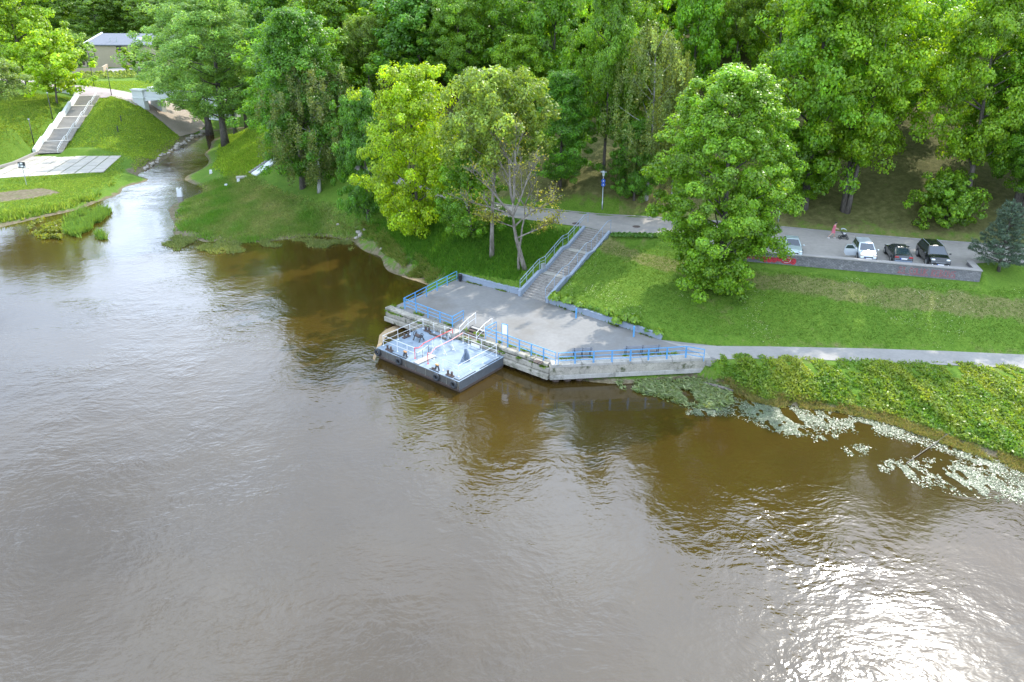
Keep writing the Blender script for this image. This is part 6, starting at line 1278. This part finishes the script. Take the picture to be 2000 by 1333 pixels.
lil = [([(1330, 812), (1345, 796), (1420, 772), (1480, 782), (1600, 795), (1740, 822), (1840, 856), (1920, 884), (2060, 930), (2060, 960), (1950, 930), (1850, 890), (1760, 862), (1680, 850), (1600, 850), (1540, 860), (1500, 842), (1440, 818), (1400, 815)], 26000, 1.2, -.5),
       ([(1640, 870), (1690, 866), (1720, 880), (1690, 895), (1650, 892)], 500, 2, -.4), ([(1680, 905), (1780, 890), (1880, 900), (1960, 930), (1960, 985), (1880, 975), (1800, 955), (1740, 930)], 7500, 2.0, -.05), ([(1860, 895), (2060, 955), (2060, 1010), (1980, 985), (1890, 950)], 4500, 2.2, -.05), ([(1580, 850), (1640, 848), (1640, 862), (1590, 866)], 350, 2, -.4)]
pts = [w_pts(L_, n_, 20 + i, sc, th) for i, (L_, n_, sc, th) in enumerate(lil)]; q = np.concatenate(pts); q = q[T(q[:, 0], q[:, 1]) < .1]; q = q[(wnoise(q[:, 0], q[:, 1], 3.2) > -.5) & (rng.uniform(0, 1, len(q)) < .80 + .4 * wnoise(q[:, 0] + 9, q[:, 1], 1.1))]; n = len(q)
stuff('floating_leaves', leaf_mesh('floating_leaves', np.concatenate([q, rng.uniform(.012, .03, (n, 1))], 1), np.tile([[0, 0, 1.]], (n, 1)) + rng.normal(0, .13, (n, 3)), rng.uniform(.06, .15, n), mixcol(n, (.08, .105, .05), (.17, .18, .135), .3), M['waxy'], .8, 0), 'glossy floating leaves along the right river edge')
q = w_pts([(320, 470), (345, 458), (420, 470), (560, 466), (690, 470), (690, 492), (600, 484), (500, 496), (420, 498), (345, 494), (312, 478)], 11000, 15, .7, -.05, 2.5); n = len(q); stuff('shore_plants', blade_mesh('shore_plants', np.concatenate([q, np.full((n, 1), -.04)], 1), rng.uniform(.1, .5, n), .06, .6, mixcol(n, (.11, .18, .06), (.20, .24, .10)), M['blade'], 3), 'thin water plants fringing the low bank')
# weeds in the joints of the quay
qs = np.concatenate([np.array([e1(s_, rng.normal(.05, .12) if k else rng.normal(.72, .06)) for s_ in rng.uniform(.2, L1, 260) for k in (0, 1)]), np.array([e2(s_, rng.normal(.84, .04)) for s_ in rng.uniform(0, L2, 130)])]); qs = qs[cluster_mask(qs, 1.8, .0)]; n = len(qs); zt = np.where(((qs - A0) @ N1) < .38, 1.22, DECK_Z); zt = np.where(((qs - A1) @ E2) > .4, DECK_Z, zt)
stuff('quay_weeds', blade_mesh('quay_weeds', np.concatenate([qs, zt[:, None]], 1), rng.uniform(.06, .26, n), .05, .6, mixcol(n, (.08, .18, .02), (.16, .24, .04)), M['blade'], 6), 'weeds in the joints of the quay edge')
ws = []
for a, b_ in ((wallL0, wallL1), (wallR0, wallR1)):
    f = rng.uniform(0, 1, 160)[:, None]; nn = np.array([(b_ - a)[1], -(b_ - a)[0]]); nn = nn / np.linalg.norm(nn); ws.append(a + (b_ - a) * f + nn * rng.uniform(.03, .16, (160, 1)))
ws = np.concatenate(ws); ws = ws[cluster_mask(ws, 1.5, .1)]; n = len(ws); stuff('wall_foot_weeds', blade_mesh('wall_foot_weeds', np.concatenate([ws, np.full((n, 1), DECK_Z)], 1), rng.uniform(.05, .18, n), .05, .6, mixcol(n, (.08, .16, .02), (.15, .2, .05)), M['blade'], 6), 'weeds at the foot of the low quay walls')
def foam(name, L_, label, z=.02):
    o = sheet(name, PX(L_, z), 0, M['foam'], .5, z=z); tag(o, label, kind='stuff'); return o
foam('foam_scum', [(784, 540), (800, 533), (824, 536), (846, 546), (856, 556), (832, 556), (812, 549), (797, 545)], 'tan foam gathered in the corner left of the quay')
foam('foam_scum', [(738, 672), (741, 655), (752, 645), (770, 637), (790, 632), (778, 645), (757, 654), (748, 668), (738, 690), (731, 706), (728, 700), (733, 686)], 'tan foam gathered behind the pontoon')
br = MB().tube([tuple(P(1770, 905, .05)), tuple(P(1835, 860, .12)), tuple(P(1850, 848, .5))], [.02, .035, .03], 5).tube([tuple(P(1795, 888, .05)), tuple(P(1800, 878, .6))], .015, 4).build('fallen_branch', M['bark_pale']); tag(br, 'thin fallen branch lying in the floating leaves at the right', 'branch')
lg = MB().tube([tuple(P(1374, 749, .12)), tuple(P(1400, 755, .18)), tuple(P(1432, 764, .15))], [.12, .16, .09], 7).build('driftwood_log', M['bark'], smooth=True); tag(lg, 'dark driftwood log lying at the water edge below the weeds', 'log')
